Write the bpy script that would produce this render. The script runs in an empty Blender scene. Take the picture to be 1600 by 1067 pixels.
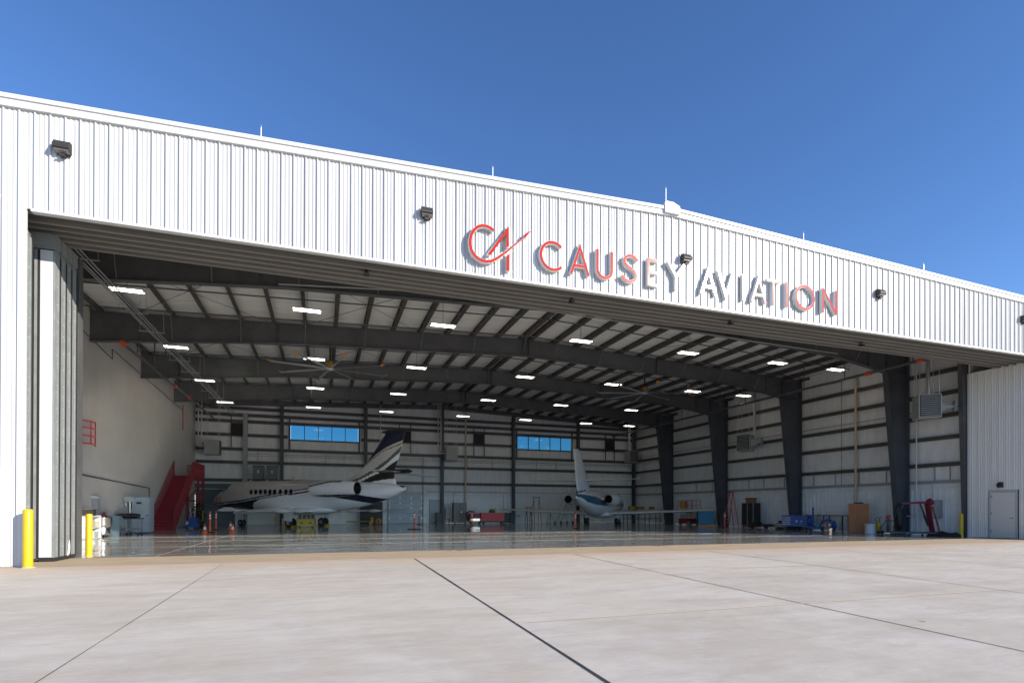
import bpy, math, random
from mathutils import Vector, Matrix
random.seed(7)
R = math.radians
S = bpy.context.scene
COL = S.collection
# ------------------------------------------------------------------ camera
cam = bpy.data.cameras.new('camera'); camo = bpy.data.objects.new('camera', cam); COL.objects.link(camo)
YAW, PITCH, ROLL = .3305, .00381, .00263
Fv = Vector((math.sin(YAW)*math.cos(PITCH), math.cos(YAW)*math.cos(PITCH), math.sin(PITCH)))
Rv = Vector((math.cos(YAW), -math.sin(YAW), 0)); Uv = Rv.cross(Fv)
R2 = Rv*math.cos(ROLL)+Uv*math.sin(ROLL); U2 = -Rv*math.sin(ROLL)+Uv*math.cos(ROLL)
m = Matrix((R2, U2, -Fv)).transposed().to_4x4(); m.translation = Vector((0, 0, 1.4029)); camo.matrix_world = m
cam.sensor_width = 36; cam.lens = 860.242/1600*36; cam.shift_y = (791.689-533.5)/1600
cam.clip_start = .1; cam.clip_end = 3000
S.camera = camo
# ------------------------------------------------------------------ sky + sun
SUN_AZ = (math.sin(R(43.5)), -math.cos(R(43.5))); EL = R(20.9)
w = bpy.data.worlds.new('World'); S.world = w; w.use_nodes = True
nt = w.node_tree; nt.nodes.clear()
sky = nt.nodes.new('ShaderNodeTexSky'); sky.sky_type = 'NISHITA'; sky.sun_disc = False
sky.sun_elevation = EL; sky.sun_rotation = math.atan2(SUN_AZ[0], SUN_AZ[1])
sky.altitude = 1600; sky.air_density = 1.0; sky.dust_density = .1; sky.ozone_density = 3.5
bg = nt.nodes.new('ShaderNodeBackground'); bg.inputs[1].default_value = .135
wo = nt.nodes.new('ShaderNodeOutputWorld')
hs = nt.nodes.new('ShaderNodeHueSaturation'); hs.inputs['Saturation'].default_value = 1.12; hs.inputs['Hue'].default_value = .507; nt.links.new(sky.outputs[0], hs.inputs['Color']); nt.links.new(hs.outputs[0], bg.inputs[0]); nt.links.new(bg.outputs[0], wo.inputs[0])
sl = bpy.data.lights.new('sun', 'SUN'); sl.energy = 4.6; sl.angle = R(.5); sl.color = (1, .91, .79)
so = bpy.data.objects.new('sun', sl); COL.objects.link(so)
sd = Vector((SUN_AZ[0]*math.cos(EL), SUN_AZ[1]*math.cos(EL), math.sin(EL)))
so.rotation_euler = sd.to_track_quat('Z', 'Y').to_euler()
S.view_settings.view_transform = 'Standard'; S.view_settings.look = 'None'
S.view_settings.exposure = .72; S.view_settings.gamma = 1
S.cycles.use_denoising = True
S.cycles.max_bounces = 8; S.cycles.diffuse_bounces = 5; S.cycles.glossy_bounces = 4
S.cycles.sample_clamp_indirect = 0; S.cycles.blur_glossy = .1
# ------------------------------------------------------------------ materials
MT = {}
def mat(name, col, rough=.5, metal=0, var=0, scale=3, bump=0, bscale=40, stretch=(1, 1, 1), emit=0, spec=.5, var2=None, coat=0):
    if name in MT: return MT[name]
    mm = bpy.data.materials.new(name); mm.use_nodes = True; n = mm.node_tree.nodes; l = mm.node_tree.links
    b = n['Principled BSDF']; b.inputs['Base Color'].default_value = (*col, 1); b.inputs['Roughness'].default_value = rough
    b.inputs['Metallic'].default_value = metal; b.inputs['Specular IOR Level'].default_value = spec
    if coat: b.inputs['Coat Weight'].default_value = coat; b.inputs['Coat Roughness'].default_value = .06
    if var or bump:
        tc = n.new('ShaderNodeTexCoord'); mp = n.new('ShaderNodeMapping'); mp.inputs['Scale'].default_value = stretch
        l.new(tc.outputs['Object'], mp.inputs[0])
    if var:
        nz = n.new('ShaderNodeTexNoise'); nz.inputs['Scale'].default_value = scale; nz.inputs['Detail'].default_value = 6; nz.inputs['Roughness'].default_value = .65
        l.new(mp.outputs[0], nz.inputs[0])
        mr = n.new('ShaderNodeMapRange'); mr.inputs[1].default_value = .28; mr.inputs[2].default_value = .72
        l.new(nz.outputs[0], mr.inputs[0])
        mx = n.new('ShaderNodeMix'); mx.data_type = 'RGBA'
        lo = var2 or tuple(c*(1-var) for c in col); hi = tuple(min(1, c*(1+var*.6)) for c in col)
        mx.inputs[6].default_value = (*lo, 1); mx.inputs[7].default_value = (*hi, 1)
        l.new(mr.outputs[0], mx.inputs[0]); l.new(mx.outputs[2], b.inputs['Base Color'])
    if bump:
        nb = n.new('ShaderNodeTexNoise'); nb.inputs['Scale'].default_value = bscale; nb.inputs['Detail'].default_value = 3
        l.new(mp.outputs[0], nb.inputs[0])
        bp = n.new('ShaderNodeBump'); bp.inputs['Strength'].default_value = bump; bp.inputs['Distance'].default_value = .05
        l.new(nb.outputs[0], bp.inputs['Height']); l.new(bp.outputs[0], b.inputs['Normal'])
    if emit:
        b.inputs['Emission Color'].default_value = (*col, 1); b.inputs['Emission Strength'].default_value = emit
    MT[name] = mm; return mm

WHITE = mat('white_panel_paint', (.545, .552, .56), .42, var=.10, scale=.9, stretch=(3, 3, .25), bump=.04, bscale=1.2)
TRIM = mat('white_trim', (.59, .60, .61), .4)
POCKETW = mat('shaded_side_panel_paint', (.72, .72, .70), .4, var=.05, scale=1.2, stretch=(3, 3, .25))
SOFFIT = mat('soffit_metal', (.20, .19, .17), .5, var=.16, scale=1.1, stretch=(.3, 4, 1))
STEEL = mat('dark_primed_steel', (.088, .090, .093), .5, var=.3, scale=1.1)
STEELB = mat('dark_blue_steel', (.062, .069, .082), .5, var=.3, scale=1.1)
PURLIN = mat('dark_purlin_steel', (.075, .07, .064), .45, var=.25, scale=2)
INSUL = mat('roof_insulation', (.76, .76, .745), .5, var=.16, scale=1.3, stretch=(.5, 3.2, 1), bump=.9, bscale=2.2)
WALLI = mat('wall_insulation', (.74, .74, .725), .55, var=.14, scale=1.0, stretch=(2.6, 2.6, .5), bump=.35, bscale=1.6)
LINER = mat('liner_panel', (.76, .79, .80), .35, var=.1, scale=1.5)
PLASTER = mat('left_wall_plaster', (.50, .485, .455), .75, var=.1, scale=.5)
GALV = mat('galvanised_edge', (.27, .295, .295), .5, metal=.15, var=.22, scale=2.5)
RUBBER = mat('black_rubber', (.02, .018, .02), .7)
YEL = mat('yellow_bollard_paint', (.60, .42, .008), .33, var=.06, scale=4)
RED = mat('red_paint', (.55, .03, .035), .4)
DRED = mat('dark_red_paint', (.26, .010, .018), .45)
ORANGE = mat('orange_plastic', (.85, .12, .03), .5)
REFL = mat('white_reflective', (.85, .85, .85), .4)
BLUE = mat('blue_paint', (.015, .075, .28), .4)
CYAN = mat('blue_board', (.0, .13, .24), .5)
BLACK = mat('black_plastic', (.02, .02, .022), .5)
GREY = mat('grey_paint', (.30, .32, .33), .5, var=.08)
LGREY = mat('light_grey_paint', (.42, .48, .50), .45, var=.06)
HEAT = mat('heater_casing', (.33, .34, .32), .45, var=.12)
CHROME = mat('polished_steel', (.72, .70, .68), .15, 1)
ALU = mat('aluminium', (.62, .63, .64), .35, .8)
WOOD = mat('brown_wood', (.36, .125, .03), .5, var=.3, scale=3, stretch=(6, 6, .6))
BINBL = mat('blue_grey_bin', (.12, .19, .23), .45)
CREAM = mat('cream_pipe', (.52, .43, .33), .5)
WPLAS = mat('white_plastic', (.55, .57, .58), .45)
GREEN = mat('dark_green', (.02, .05, .02), .7)
YTANK = mat('yellow_steel', (.50, .34, .01), .4)
FANO = mat('orange_winglet', (.62, .25, .03), .5)
LAMP = mat('lamp_diffuser', (1, .90, .80), .5, emit=7.5)
DOORW = mat('door_paint', (.64, .64, .62), .45)
TYRE = mat('tyre', (.018, .018, .018), .75)
BRZ = mat('bronze_lamp_housing', (.028, .026, .025), .6)
LENS = mat('lamp_lens', (.22, .22, .21), .25)
P_TOP = mat('aircraft_beige', (.62, .58, .54), .18, coat=.6)
P_WH = mat('aircraft_white', (.84, .86, .87), .15, coat=.6)
P_NAVY = mat('aircraft_navy', (.008, .014, .045), .2, coat=.6)
P_GREY = mat('aircraft_grey', (.11, .13, .13), .25, coat=.5)
P_BLK = mat('aircraft_black', (.012, .013, .015), .3)
P_BLUE = mat('aircraft_blue', (.03, .13, .22), .22, coat=.5)
GLASSD = mat('dark_cabin_glass', (.01, .012, .015), .08)
FACE = mat('red_letter_face', (.40, .026, .008), .125, spec=.5)
RETURN = mat('letter_return', (.62, .63, .63), .4)
SEAL = mat('joint_sealant', (.04, .042, .04), .8, var=.5, scale=6)
TANJ = mat('tan_joint', (.72, .62, .48), .9)

# each cladding sheet (three feet wide) differs very slightly in tone
def sheet_tone(mm):
    n = mm.node_tree.nodes; l = mm.node_tree.links; b = n['Principled BSDF']; src = b.inputs['Base Color'].links[0].from_socket
    tc = n.new('ShaderNodeTexCoord'); sp = n.new('ShaderNodeSeparateXYZ'); l.new(tc.outputs['Object'], sp.inputs[0])
    dv = n.new('ShaderNodeMath'); dv.operation = 'DIVIDE'; dv.inputs[1].default_value = .9102; l.new(sp.outputs[0], dv.inputs[0])
    fl = n.new('ShaderNodeMath'); fl.operation = 'FLOOR'; l.new(dv.outputs[0], fl.inputs[0])
    wn = n.new('ShaderNodeTexWhiteNoise'); wn.noise_dimensions = '1D'; l.new(fl.outputs[0], wn.inputs['W'])
    mr = n.new('ShaderNodeMapRange'); mr.inputs[3].default_value = .90; mr.inputs[4].default_value = 1.03; l.new(wn.outputs[0], mr.inputs[0])
    # thin dirt runs below the rake trim
    mp = n.new('ShaderNodeMapping'); mp.inputs['Scale'].default_value = (9, 1, .22); l.new(tc.outputs['Object'], mp.inputs[0])
    nz = n.new('ShaderNodeTexNoise'); nz.inputs['Scale'].default_value = 1.6; nz.inputs['Detail'].default_value = 4; l.new(mp.outputs[0], nz.inputs[0])
    m2 = n.new('ShaderNodeMapRange'); m2.inputs[1].default_value = .52; m2.inputs[2].default_value = .75; m2.inputs[3].default_value = 1; m2.inputs[4].default_value = .86; l.new(nz.outputs[0], m2.inputs[0])
    mu = n.new('ShaderNodeMath'); mu.operation = 'MULTIPLY'; l.new(mr.outputs[0], mu.inputs[0]); l.new(m2.outputs[0], mu.inputs[1])
    vm = n.new('ShaderNodeVectorMath'); vm.operation = 'SCALE'; l.new(src, vm.inputs[0]); l.new(mu.outputs[0], vm.inputs['Scale']); l.new(vm.outputs[0], b.inputs['Base Color'])
sheet_tone(WHITE)
# sunlit aprons and floor
def apron_mat():
    mm = bpy.data.materials.new('concrete_apron'); mm.use_nodes = True; n = mm.node_tree.nodes; l = mm.node_tree.links
    b = n['Principled BSDF']; b.inputs['Roughness'].default_value = .82
    tc = n.new('ShaderNodeTexCoord')
    def noise(scale, st, det=5, ro=.6, loc=(0, 0, 0)):
        mp = n.new('ShaderNodeMapping'); mp.inputs['Scale'].default_value = st; mp.inputs['Location'].default_value = loc
        l.new(tc.outputs['Object'], mp.inputs[0]); z = n.new('ShaderNodeTexNoise'); z.inputs['Scale'].default_value = scale
        z.inputs['Detail'].default_value = det; z.inputs['Roughness'].default_value = ro; l.new(mp.outputs[0], z.inputs[0]); return z.outputs[0]
    def rng(s, a, bb, c, d):
        r = n.new('ShaderNodeMapRange'); 
        for i, v in enumerate((a, bb, c, d)): r.inputs[i+1].default_value = v
        l.new(s, r.inputs[0]); return r.outputs[0]
    def mix(fac, a, bcol, mode='MIX'):
        x = n.new('ShaderNodeMix'); x.data_type = 'RGBA'; x.blend_type = mode
        if isinstance(fac, float): x.inputs[0].default_value = fac
        else: l.new(fac, x.inputs[0])
        for k, v in ((6, a), (7, bcol)):
            if isinstance(v, tuple): x.inputs[k].default_value = (*v, 1)
            else: l.new(v, x.inputs[k])
        return x.outputs[2]
    # panel-to-panel tint
    mp = n.new('ShaderNodeMapping'); mp.inputs['Location'].default_value = (2.4/4.9, -6.95/4.3, 0); mp.inputs['Scale'].default_value = (1/4.9, 1/4.3, 0)
    l.new(tc.outputs['Object'], mp.inputs[0]); fl = n.new('ShaderNodeVectorMath'); fl.operation = 'FLOOR'; l.new(mp.outputs[0], fl.inputs[0])
    wn = n.new('ShaderNodeTexWhiteNoise'); l.new(fl.outputs[0], wn.inputs[0])
    base = mix(rng(wn.outputs[0], 0, 1, 0, 1), (.545, .485, .39), (.675, .61, .495))
    c = mix(rng(noise(.5, (1, 1, 1)), .45, .62, 0, .8), base, (.69, .64, .545))
    c = mix(rng(noise(1.0, (.35, 1.5, 1), 6, .7, (3, 1, 0)), .48, .7, 0, .7), c, (.44, .365, .31))
    c = mix(rng(noise(1.1, (.5, 1.2, 1), 7, .7, (9, 4, 0)), .52, .68, 0, .6), c, (.66, .61, .57))
    c = mix(rng(noise(4.5, (.35, 1.0, 1), 8, .72), .46, .68, 0, .5), c, (.44, .385, .33))
    c = mix(rng(noise(1.1, (.10, 1.6, 1), 6, .7, (2, 8, 0)), .58, .74, 0, .55), c, (.46, .37, .28))
    c = mix(rng(noise(3.1, (1, 1, 1), 8, .75, (1, 8, 0)), .5, .72, 0, .35), c, (.72, .67, .60))
    c = mix(rng(noise(60, (.12, 1, 1), 4, .75), .38, .7, 0, .4), c, (.42, .375, .33))
    c = mix(rng(noise(260, (1, 1, 1), 2, .6), .35, .75, 0, .25), c, (.38, .35, .33))
    v = n.new('ShaderNodeTexVoronoi'); v.inputs['Scale'].default_value = .55; l.new(tc.outputs['Object'], v.inputs[0])
    c = mix(rng(v.outputs['Distance'], .028, .034, .75, 0), c, (.20, .17, .15))
    # tan run-off stain toward the threshold (Y>14)
    sp = n.new('ShaderNodeSeparateXYZ'); l.new(tc.outputs['Object'], sp.inputs[0])
    ad = n.new('ShaderNodeMath'); ad.operation = 'ADD'; l.new(sp.outputs[1], ad.inputs[0])
    l.new(rng(noise(1.2, (.5, 1, 1), 5, .7, (5, 5, 0)), .2, .8, -1.6, 1.6), ad.inputs[1])
    c = mix(rng(ad.outputs[0], 14.0, 16.2, 0, .85), c, (.58, .42, .29))
    l.new(c, b.inputs['Base Color'])
    bp = n.new('ShaderNodeBump'); bp.inputs['Strength'].default_value = .25; bp.inputs['Distance'].default_value = .01
    l.new(noise(120, (.06, 1, 1), 3, .7), bp.inputs['Height']); l.new(bp.outputs[0], b.inputs['Normal'])
    return mm
APRON = apron_mat()
THRESH = mat('stained_threshold_concrete', (.50, .39, .265), .8, var=.2, scale=1.6, stretch=(.5, 1.8, 1), bump=.1, bscale=60)

def floor_mat():
    mm = bpy.data.materials.new('polished_concrete'); mm.use_nodes = True; n = mm.node_tree.nodes; l = mm.node_tree.links
    b = n['Principled BSDF']; b.inputs['Specular IOR Level'].default_value = .6; b.inputs['Coat Weight'].default_value = .9; b.inputs['Coat Roughness'].default_value = .05; b.inputs['Coat IOR'].default_value = 1.75
    tc = n.new('ShaderNodeTexCoord')
    def nz(sc, st, det, loc=0):
        mp = n.new('ShaderNodeMapping'); mp.inputs['Scale'].default_value = st; mp.inputs['Location'].default_value = (loc, loc, 0)
        l.new(tc.outputs['Object'], mp.inputs[0]); z = n.new('ShaderNodeTexNoise'); z.inputs['Scale'].default_value = sc; z.inputs['Detail'].default_value = det
        z.inputs['Roughness'].default_value = .65; l.new(mp.outputs[0], z.inputs[0]); return z.outputs[0]
    r = n.new('ShaderNodeValToRGB'); e = r.color_ramp.elements
    e[0].position = .3; e[0].color = (.29, .295, .28, 1); e[1].position = .72; e[1].color = (.47, .47, .44, 1)
    l.new(nz(.55, (.6, 1.3, 1), 7), r.inputs[0])
    r2 = n.new('ShaderNodeMapRange'); r2.inputs[1].default_value = .62; r2.inputs[2].default_value = .72; r2.inputs[4].default_value = .5
    l.new(nz(.7, (.35, 2, 1), 4, 7), r2.inputs[0])
    mx = n.new('ShaderNodeMix'); mx.data_type = 'RGBA'; l.new(r2.outputs[0], mx.inputs[0]); l.new(r.outputs[0], mx.inputs[6]); mx.inputs[7].default_value = (.48, .47, .42, 1)
    l.new(mx.outputs[2], b.inputs['Base Color'])
    rr = n.new('ShaderNodeMapRange'); rr.inputs[3].default_value = .35; rr.inputs[4].default_value = .55; l.new(nz(.9, (1, 1, 1), 4), rr.inputs[0]); l.new(rr.outputs[0], b.inputs['Roughness'])
    bp = n.new('ShaderNodeBump'); bp.inputs['Strength'].default_value = 1; bp.inputs['Distance'].default_value = .026
    l.new(nz(.7, (1, 1, 1), 0, 3), bp.inputs['Height']); l.new(bp.outputs[0], b.inputs['Normal']); l.new(bp.outputs[0], b.inputs['Coat Normal'])
    return mm
FLOOR = floor_mat()

def glass_blue():
    mm = bpy.data.materials.new('blue_tinted_glass'); mm.use_nodes = True; n = mm.node_tree.nodes; l = mm.node_tree.links
    n.remove(n['Principled BSDF']); t = n.new('ShaderNodeBsdfTransparent'); t.inputs[0].default_value = (.10, .285, .37, 1)
    g = n.new('ShaderNodeBsdfGlossy'); g.inputs[0].default_value = (.5, .6, .7, 1); g.inputs['Roughness'].default_value = .05
    x = n.new('ShaderNodeMixShader'); x.inputs[0].default_value = .07
    l.new(t.outputs[0], x.inputs[1]); l.new(g.outputs[0], x.inputs[2]); l.new(x.outputs[0], n['Material Output'].inputs[0]); return mm
GLASSB = glass_blue()

# ------------------------------------------------------------------ mesh helpers
class MB:
    def __init__(s): s.v = []; s.f = []; s.mi = []; s.sm = []; s.mats = []
    def _m(s, m):
        if m not in s.mats: s.mats.append(m)
        return s.mats.index(m)
    def face(s, idx, m=None, sm=False): s.f.append(idx); s.mi.append(s._m(m)); s.sm.append(sm)
    def poly(s, pts, m=None):
        o = len(s.v); s.v += [tuple(p) for p in pts]; s.face(tuple(range(o, o+len(pts))), m)
    def box(s, x0, x1, y0, y1, z0, z1, m=None):
        o = len(s.v); s.v += [(x, y, z) for z in (z0, z1) for y in (y0, y1) for x in (x0, x1)]
        for q in ((0, 2, 3, 1), (4, 5, 7, 6), (0, 1, 5, 4), (2, 6, 7, 3), (0, 4, 6, 2), (1, 3, 7, 5)): s.face(tuple(o+i for i in q), m)
        return s
    def cbox(s, c, d, rz=0, m=None, ry=0, rx=0):
        M = Matrix.Translation(c) @ Matrix.Rotation(rz, 4, 'Z') @ Matrix.Rotation(ry, 4, 'Y') @ Matrix.Rotation(rx, 4, 'X')
        o = len(s.v)
        for z in (-.5, .5):
            for y in (-.5, .5):
                for x in (-.5, .5): s.v.append(tuple(M @ Vector((x*d[0], y*d[1], z*d[2]))))
        for q in ((0, 2, 3, 1), (4, 5, 7, 6), (0, 1, 5, 4), (2, 6, 7, 3), (0, 4, 6, 2), (1, 3, 7, 5)): s.face(tuple(o+i for i in q), m)
        return s
    def cyl(s, a, b, r0, r1=None, n=12, m=None, caps=True, sm=True):
        r1 = r0 if r1 is None else r1; a = Vector(a); b = Vector(b); d = (b-a).normalized()
        t = Vector((0, 0, 1)) if abs(d.z) < .9 else Vector((1, 0, 0)); u = d.cross(t).normalized(); v = d.cross(u)
        o = len(s.v)
        for p, r in ((a, r0), (b, r1)):
            for k in range(n):
                g = 2*math.pi*k/n; s.v.append(tuple(p+u*(r*math.cos(g))+v*(r*math.sin(g))))
        for k in range(n): s.face((o+k, o+(k+1) % n, o+n+(k+1) % n, o+n+k), m, sm)
        if caps:
            o2 = len(s.v); s.v += s.v[o:o+2*n]
            s.face(tuple(range(o2+n-1, o2-1, -1)), m); s.face(tuple(range(o2+n, o2+2*n)), m)
        return s
    def tube(s, pts, r, n=8, m=None):
        for a, b in zip(pts[:-1], pts[1:]): s.cyl(a, b, r, r, n, m)
        return s
    def lathe(s, prof, c=(0, 0, 0), n=20, m=None, sm=True, M=None):
        o = len(s.v); k = len(prof)
        for j in range(n):
            g = 2*math.pi*j/n
            for r, z in prof:
                p = Vector((r*math.cos(g), r*math.sin(g), z))
                if M: p = M @ p
                s.v.append((p.x+c[0], p.y+c[1], p.z+c[2]))
        for j in range(n):
            for i in range(k-1):
                a = o+j*k+i; b = o+((j+1) % n)*k+i; s.face((a, b, b+1, a+1), m, sm)
        return s
    def prism(s, poly, fn, a0, a1, m=None):
        """poly 2-D list, fn(u, v, a) -> xyz"""
        o = len(s.v); n = len(poly)
        for a in (a0, a1): s.v += [tuple(fn(u, v, a)) for u, v in poly]
        s.face(tuple(range(o+n-1, o-1, -1)), m); s.face(tuple(range(o+n, o+2*n)), m)
        for k in range(n): s.face((o+k, o+(k+1) % n, o+n+(k+1) % n, o+n+k), m)
        return s
    def loft(s, rings, mfn=None, m=None, sm=True, cap=True):
        o = len(s.v); n = len(rings[0])
        for r in rings: s.v += [tuple(p) for p in r]
        for i in range(len(rings)-1):
            for k in range(n):
                q = (o+i*n+k, o+i*n+(k+1) % n, o+(i+1)*n+(k+1) % n, o+(i+1)*n+k)
                mm = m
                if mfn:
                    c = sum((Vector(s.v[t]) for t in q), Vector())/4; mm = mfn(c)
                s.face(q, mm, sm)
        if cap:
            for base in (o, o+(len(rings)-1)*n):
                mm = mfn(Vector(s.v[base])) if mfn else m
                s.face(tuple(range(base, base+n)), mm)
        return s
    def build(s, name, m=None, parent=None, loc=(0, 0, 0), rz=0):
        me = bpy.data.meshes.new(name); me.from_pydata(s.v, [], s.f)
        mats = s.mats
        for x in mats: me.materials.append(x if x else m)
        me.polygons.foreach_set('material_index', s.mi); me.polygons.foreach_set('use_smooth', s.sm)
        me.update()
        import bmesh
        bm = bmesh.new(); bm.from_mesh(me); bmesh.ops.recalc_face_normals(bm, faces=bm.faces); bm.to_mesh(me); bm.free()
        o = bpy.data.objects.new(name, me); COL.objects.link(o); o.location = loc; o.rotation_euler = (0, 0, rz)
        if parent: o.parent = parent
        return o
def tag(o, label=None, cat=None, group=None, kind=None):
    if label: o['label'] = label
    if cat: o['category'] = cat
    if group: o['group'] = group
    if kind: o['kind'] = kind
    return o
def thing(name, label, cat, loc=(0, 0, 0), rz=0, group=None):
    o = bpy.data.objects.new(name, None); COL.objects.link(o); o.location = loc; o.rotation_euler = (0, 0, rz); o.empty_display_size = .3
    return tag(o, label, cat, group)
def dup(o, parent=None):
    c = o.copy(); COL.objects.link(c)
    if parent: c.parent = parent
    for ch in list(o.children): dup(ch, c)
    return c
def struct(o): o['kind'] = 'structure'; return o

# ------------------------------------------------------------------ dimensions
D = 16.16; PX = 11.28; ZH = 8.53; XL = -10.25; XR = 32.35; YB = 52.73; JL = -6.75; PR = 32.0
zroof = lambda x: 11.755-.0343*abs(x-PX)
zdeck = lambda x: 11.60-.0395*abs(x-PX)
# ------------------------------------------------------------------ ground
g = MB()
xs = [-700, -120, -60, -30, -10, 0, 10, 20, 40, 80, 160, 700]; ys = [-700, -60, -40, -20, 0, 8, 15.9, 16.2, 60, 100, 300, 1200]
gz = lambda y: -.0148*(15.9-y) if -60 < y < 15.9 else (0 if y >= 15.9 else -.0148*75.9)
g.v = [(x, y, gz(y)) for y in ys for x in xs]
for j in range(len(ys)-1):
    for i in range(len(xs)-1):
        a = j*len(xs)+i; g.face((a, a+1, a+1+len(xs), a+len(xs)))
struct(g.build('ground', APRON))
t = MB(); t.poly([(JL-3.4, 15.95, .004), (36, 15.95, .004), (36, 18.42, .004), (JL-3.4, 18.42, .004)]); struct(t.build('threshold', THRESH))
t = MB(); t.poly([(XL, 18.42, .008), (XR+.2, 18.42, .008), (XR+.2, YB+.1, .008), (XL, YB+.1, .008)]); struct(t.build('hangar_floor', FLOOR))
t = MB()
def gline(mb, x0, y0, x1, y1, wd, m, dz=.005):
    d = Vector((x1-x0, y1-y0, 0)); nrm = Vector((-d.y, d.x, 0)).normalized()*wd/2; N = 40; pts = []
    L = []; Rr = []
    for i in range(N+1):
        x = x0+(x1-x0)*i/N; y = y0+(y1-y0)*i/N; k = 1+random.uniform(-.25, .25)
        L.append((x+nrm.x*k, y+nrm.y*k, gz(y)+dz)); Rr.append((x-nrm.x*k, y-nrm.y*k, gz(y)+dz))
    o = len(mb.v); mb.v += L+Rr
    for i in range(N): mb.face((o+i, o+i+1, o+N+2+i, o+N+1+i), m)
for x, wd, mm in ((-12.2, .02, SEAL), (-7.3, .02, SEAL), (-2.4, .010, SEAL), (2.45, .036, SEAL), (7.43, .019, SEAL), (12.35, .022, SEAL), (17.25, .014, SEAL), (22.2, .014, SEAL), (27.1, .014, SEAL), (32, .014, SEAL)):
    gline(t, x, -30, x, 15.6, wd, mm)
for y, wd, mm in ((11.25, .03, TANJ), (6.98, .03, TANJ), (-2.3, .03, TANJ)):
    gline(t, 2.45 if y > 0 else -30, y, 60, y, wd, mm, .008)
gline(t, -30, 15.62, 60, 15.62, .03, TANJ, .008)
struct(t.build('apron_joints'))
t = MB()
FJ = mat('floor_joint', (.36, .355, .33), .4)
for x in (-4.6, 1.6, 7.8, 14.0, 20.2, 26.4): t.box(x-.007, x+.007, 18.43, YB, .009, .0125, FJ)
for y in (22.85, 26.6, 30.4, 34.2, 38, 41.8, 45.6, 49.3): t.box(XL+.1, XR-.1, y-.006, y+.006, .0135, .0165, FJ)
struct(t.build('floor_joints'))
# dried leaf litter on the threshold
for (lx, ly, lab) in ((-3.05, 18.5, 'scatter of dry brown leaves on the threshold, nearest the left door jamb'), (4.4, 18.1, 'small twig and dry leaves on the threshold in front of the parked jets'), (12.2, 18.2, 'thin scrap of dry leaves on the threshold below the middle letters of the sign')):
    t = MB(); lm = mat('dry_leaf', (.30, .15, .05), .8, var=.4, scale=20)
    for k in range(34):
        a = random.uniform(0, 6.28); x = lx+random.gauss(0, .26); y = ly+random.gauss(0, .09); r = random.uniform(.03, .07)
        t.poly([(x+r*math.cos(a+q*1.57)*(1 if q % 2 else .5), y+r*math.sin(a+q*1.57)*(1 if q % 2 else .5), .012+.012*random.random()) for q in range(4)])
    tag(t.build('leaf_litter', lm), lab, 'leaf litter', 'leaf litter on the threshold', 'stuff')

# ------------------------------------------------------------------ the hangar
hangar = thing('hangar', 'large white ribbed metal aircraft hangar with wide open door bay', 'hangar')
RIB = .3048
def ribbed(mb, p0, u, nrm, length, zlo, zhi, phase=0, m=None, RIB=.3048, H=.044, minor=True, top=.012, base=.024):
    """ribbed sheet along u from p0, ribs towards nrm"""
    p0 = Vector(p0); u = Vector(u); nrm = Vector(nrm)
    prof = [(0, 0)]
    k0 = -1; x = phase-RIB
    while x < length+RIB:
        for dx, h in ((-base, 0), (-top, H), (top, H), (base, 0)): prof.append((x+dx, h))
        if minor:
            for c in (RIB/3, 2*RIB/3):
                for dx, h in ((-.03, 0), (-.014, .017), (.014, .017), (.03, 0)): prof.append((x+c+dx, h))
        x += RIB
    prof = [(a, b) for a, b in prof if 0 < a < length]; prof = [(0, 0)]+prof+[(length, 0)]
    o = len(mb.v)
    for a, b in prof:
        q = p0+u*a+nrm*b; s0 = zlo(q) if callable(zlo) else zlo; s1 = zhi(q) if callable(zhi) else zhi
        mb.v.append((q.x, q.y, s0)); mb.v.append((q.x, q.y, s1))
    for i in range(len(prof)-1): mb.face((o+2*i, o+2*i+2, o+2*i+3, o+2*i+1), m)
XW0, XW1 = -13.0, 36.5
RF = .3034
def ph(x0): return (-6.855-x0) % RF
f = MB(); ribbed(f, (XW0, D, 0), (1, 0, 0), (0, -1, 0), JL-XW0, .02, lambda q: zroof(q.x)-.2, ph(XW0), RIB=RF); f.build('side_panel', WHITE, hangar)
f = MB(); ribbed(f, (JL, D, 0), (1, 0, 0), (0, -1, 0), PR-JL, ZH, lambda q: zroof(q.x)-.2, ph(JL), RIB=RF); f.build('header_panel', WHITE, hangar)
f = MB(); ribbed(f, (PR, D, 0), (1, 0, 0), (0, -1, 0), XW1-PR, .02, lambda q: zroof(q.x)-.2, ph(PR), RIB=RF); f.build('side_panel', WHITE, hangar)
# rake trim in two steps, following the slopes
for sgn, xe in ((-1, XW0-.1), (1, XW1+.1)):
    f = MB()
    for (y0, a, b) in ((D-.09, -.275, -.10), (D-.13, -.10, .0)):
        pts = [(PX, zroof(PX)+a), (xe, zroof(xe)+a), (xe, zroof(xe)+b), (PX, zroof(PX)+b)]
        f.prism(pts, lambda u, v, q: (u, q, v), y0, D+.28+.01*(a > -.2))
    f.build('rake_trim', TRIM, hangar)
f = MB(); f.prism([(PX-.30, 11.52), (PX+.30, 11.52), (PX+.28, 11.80), (PX+.02, 11.90), (PX-.28, 11.90), (PX-.32, 11.83)], lambda u, v, q: (u, q, v), D-.17, D+.4)
f.build('peak_cap', TRIM, hangar)
f = MB(); f.box(JL+.13, PR, D-.045, D-.002, ZH-.06, ZH+.005); f.box(JL+.13, PR, D-.002, D+.12, ZH-.06, ZH-.04); f.build('drip_edge', TRIM, hangar)
f = MB(); f.box(JL-.1, JL+.03, D-.042, D+.06, 0, ZH+.03); f.build('jamb_trim', TRIM, hangar)
f = MB(); f.box(XW0, JL-.1, D-.01, D+.02, 0, .02); f.build('base_trim', GREY, hangar)
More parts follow.
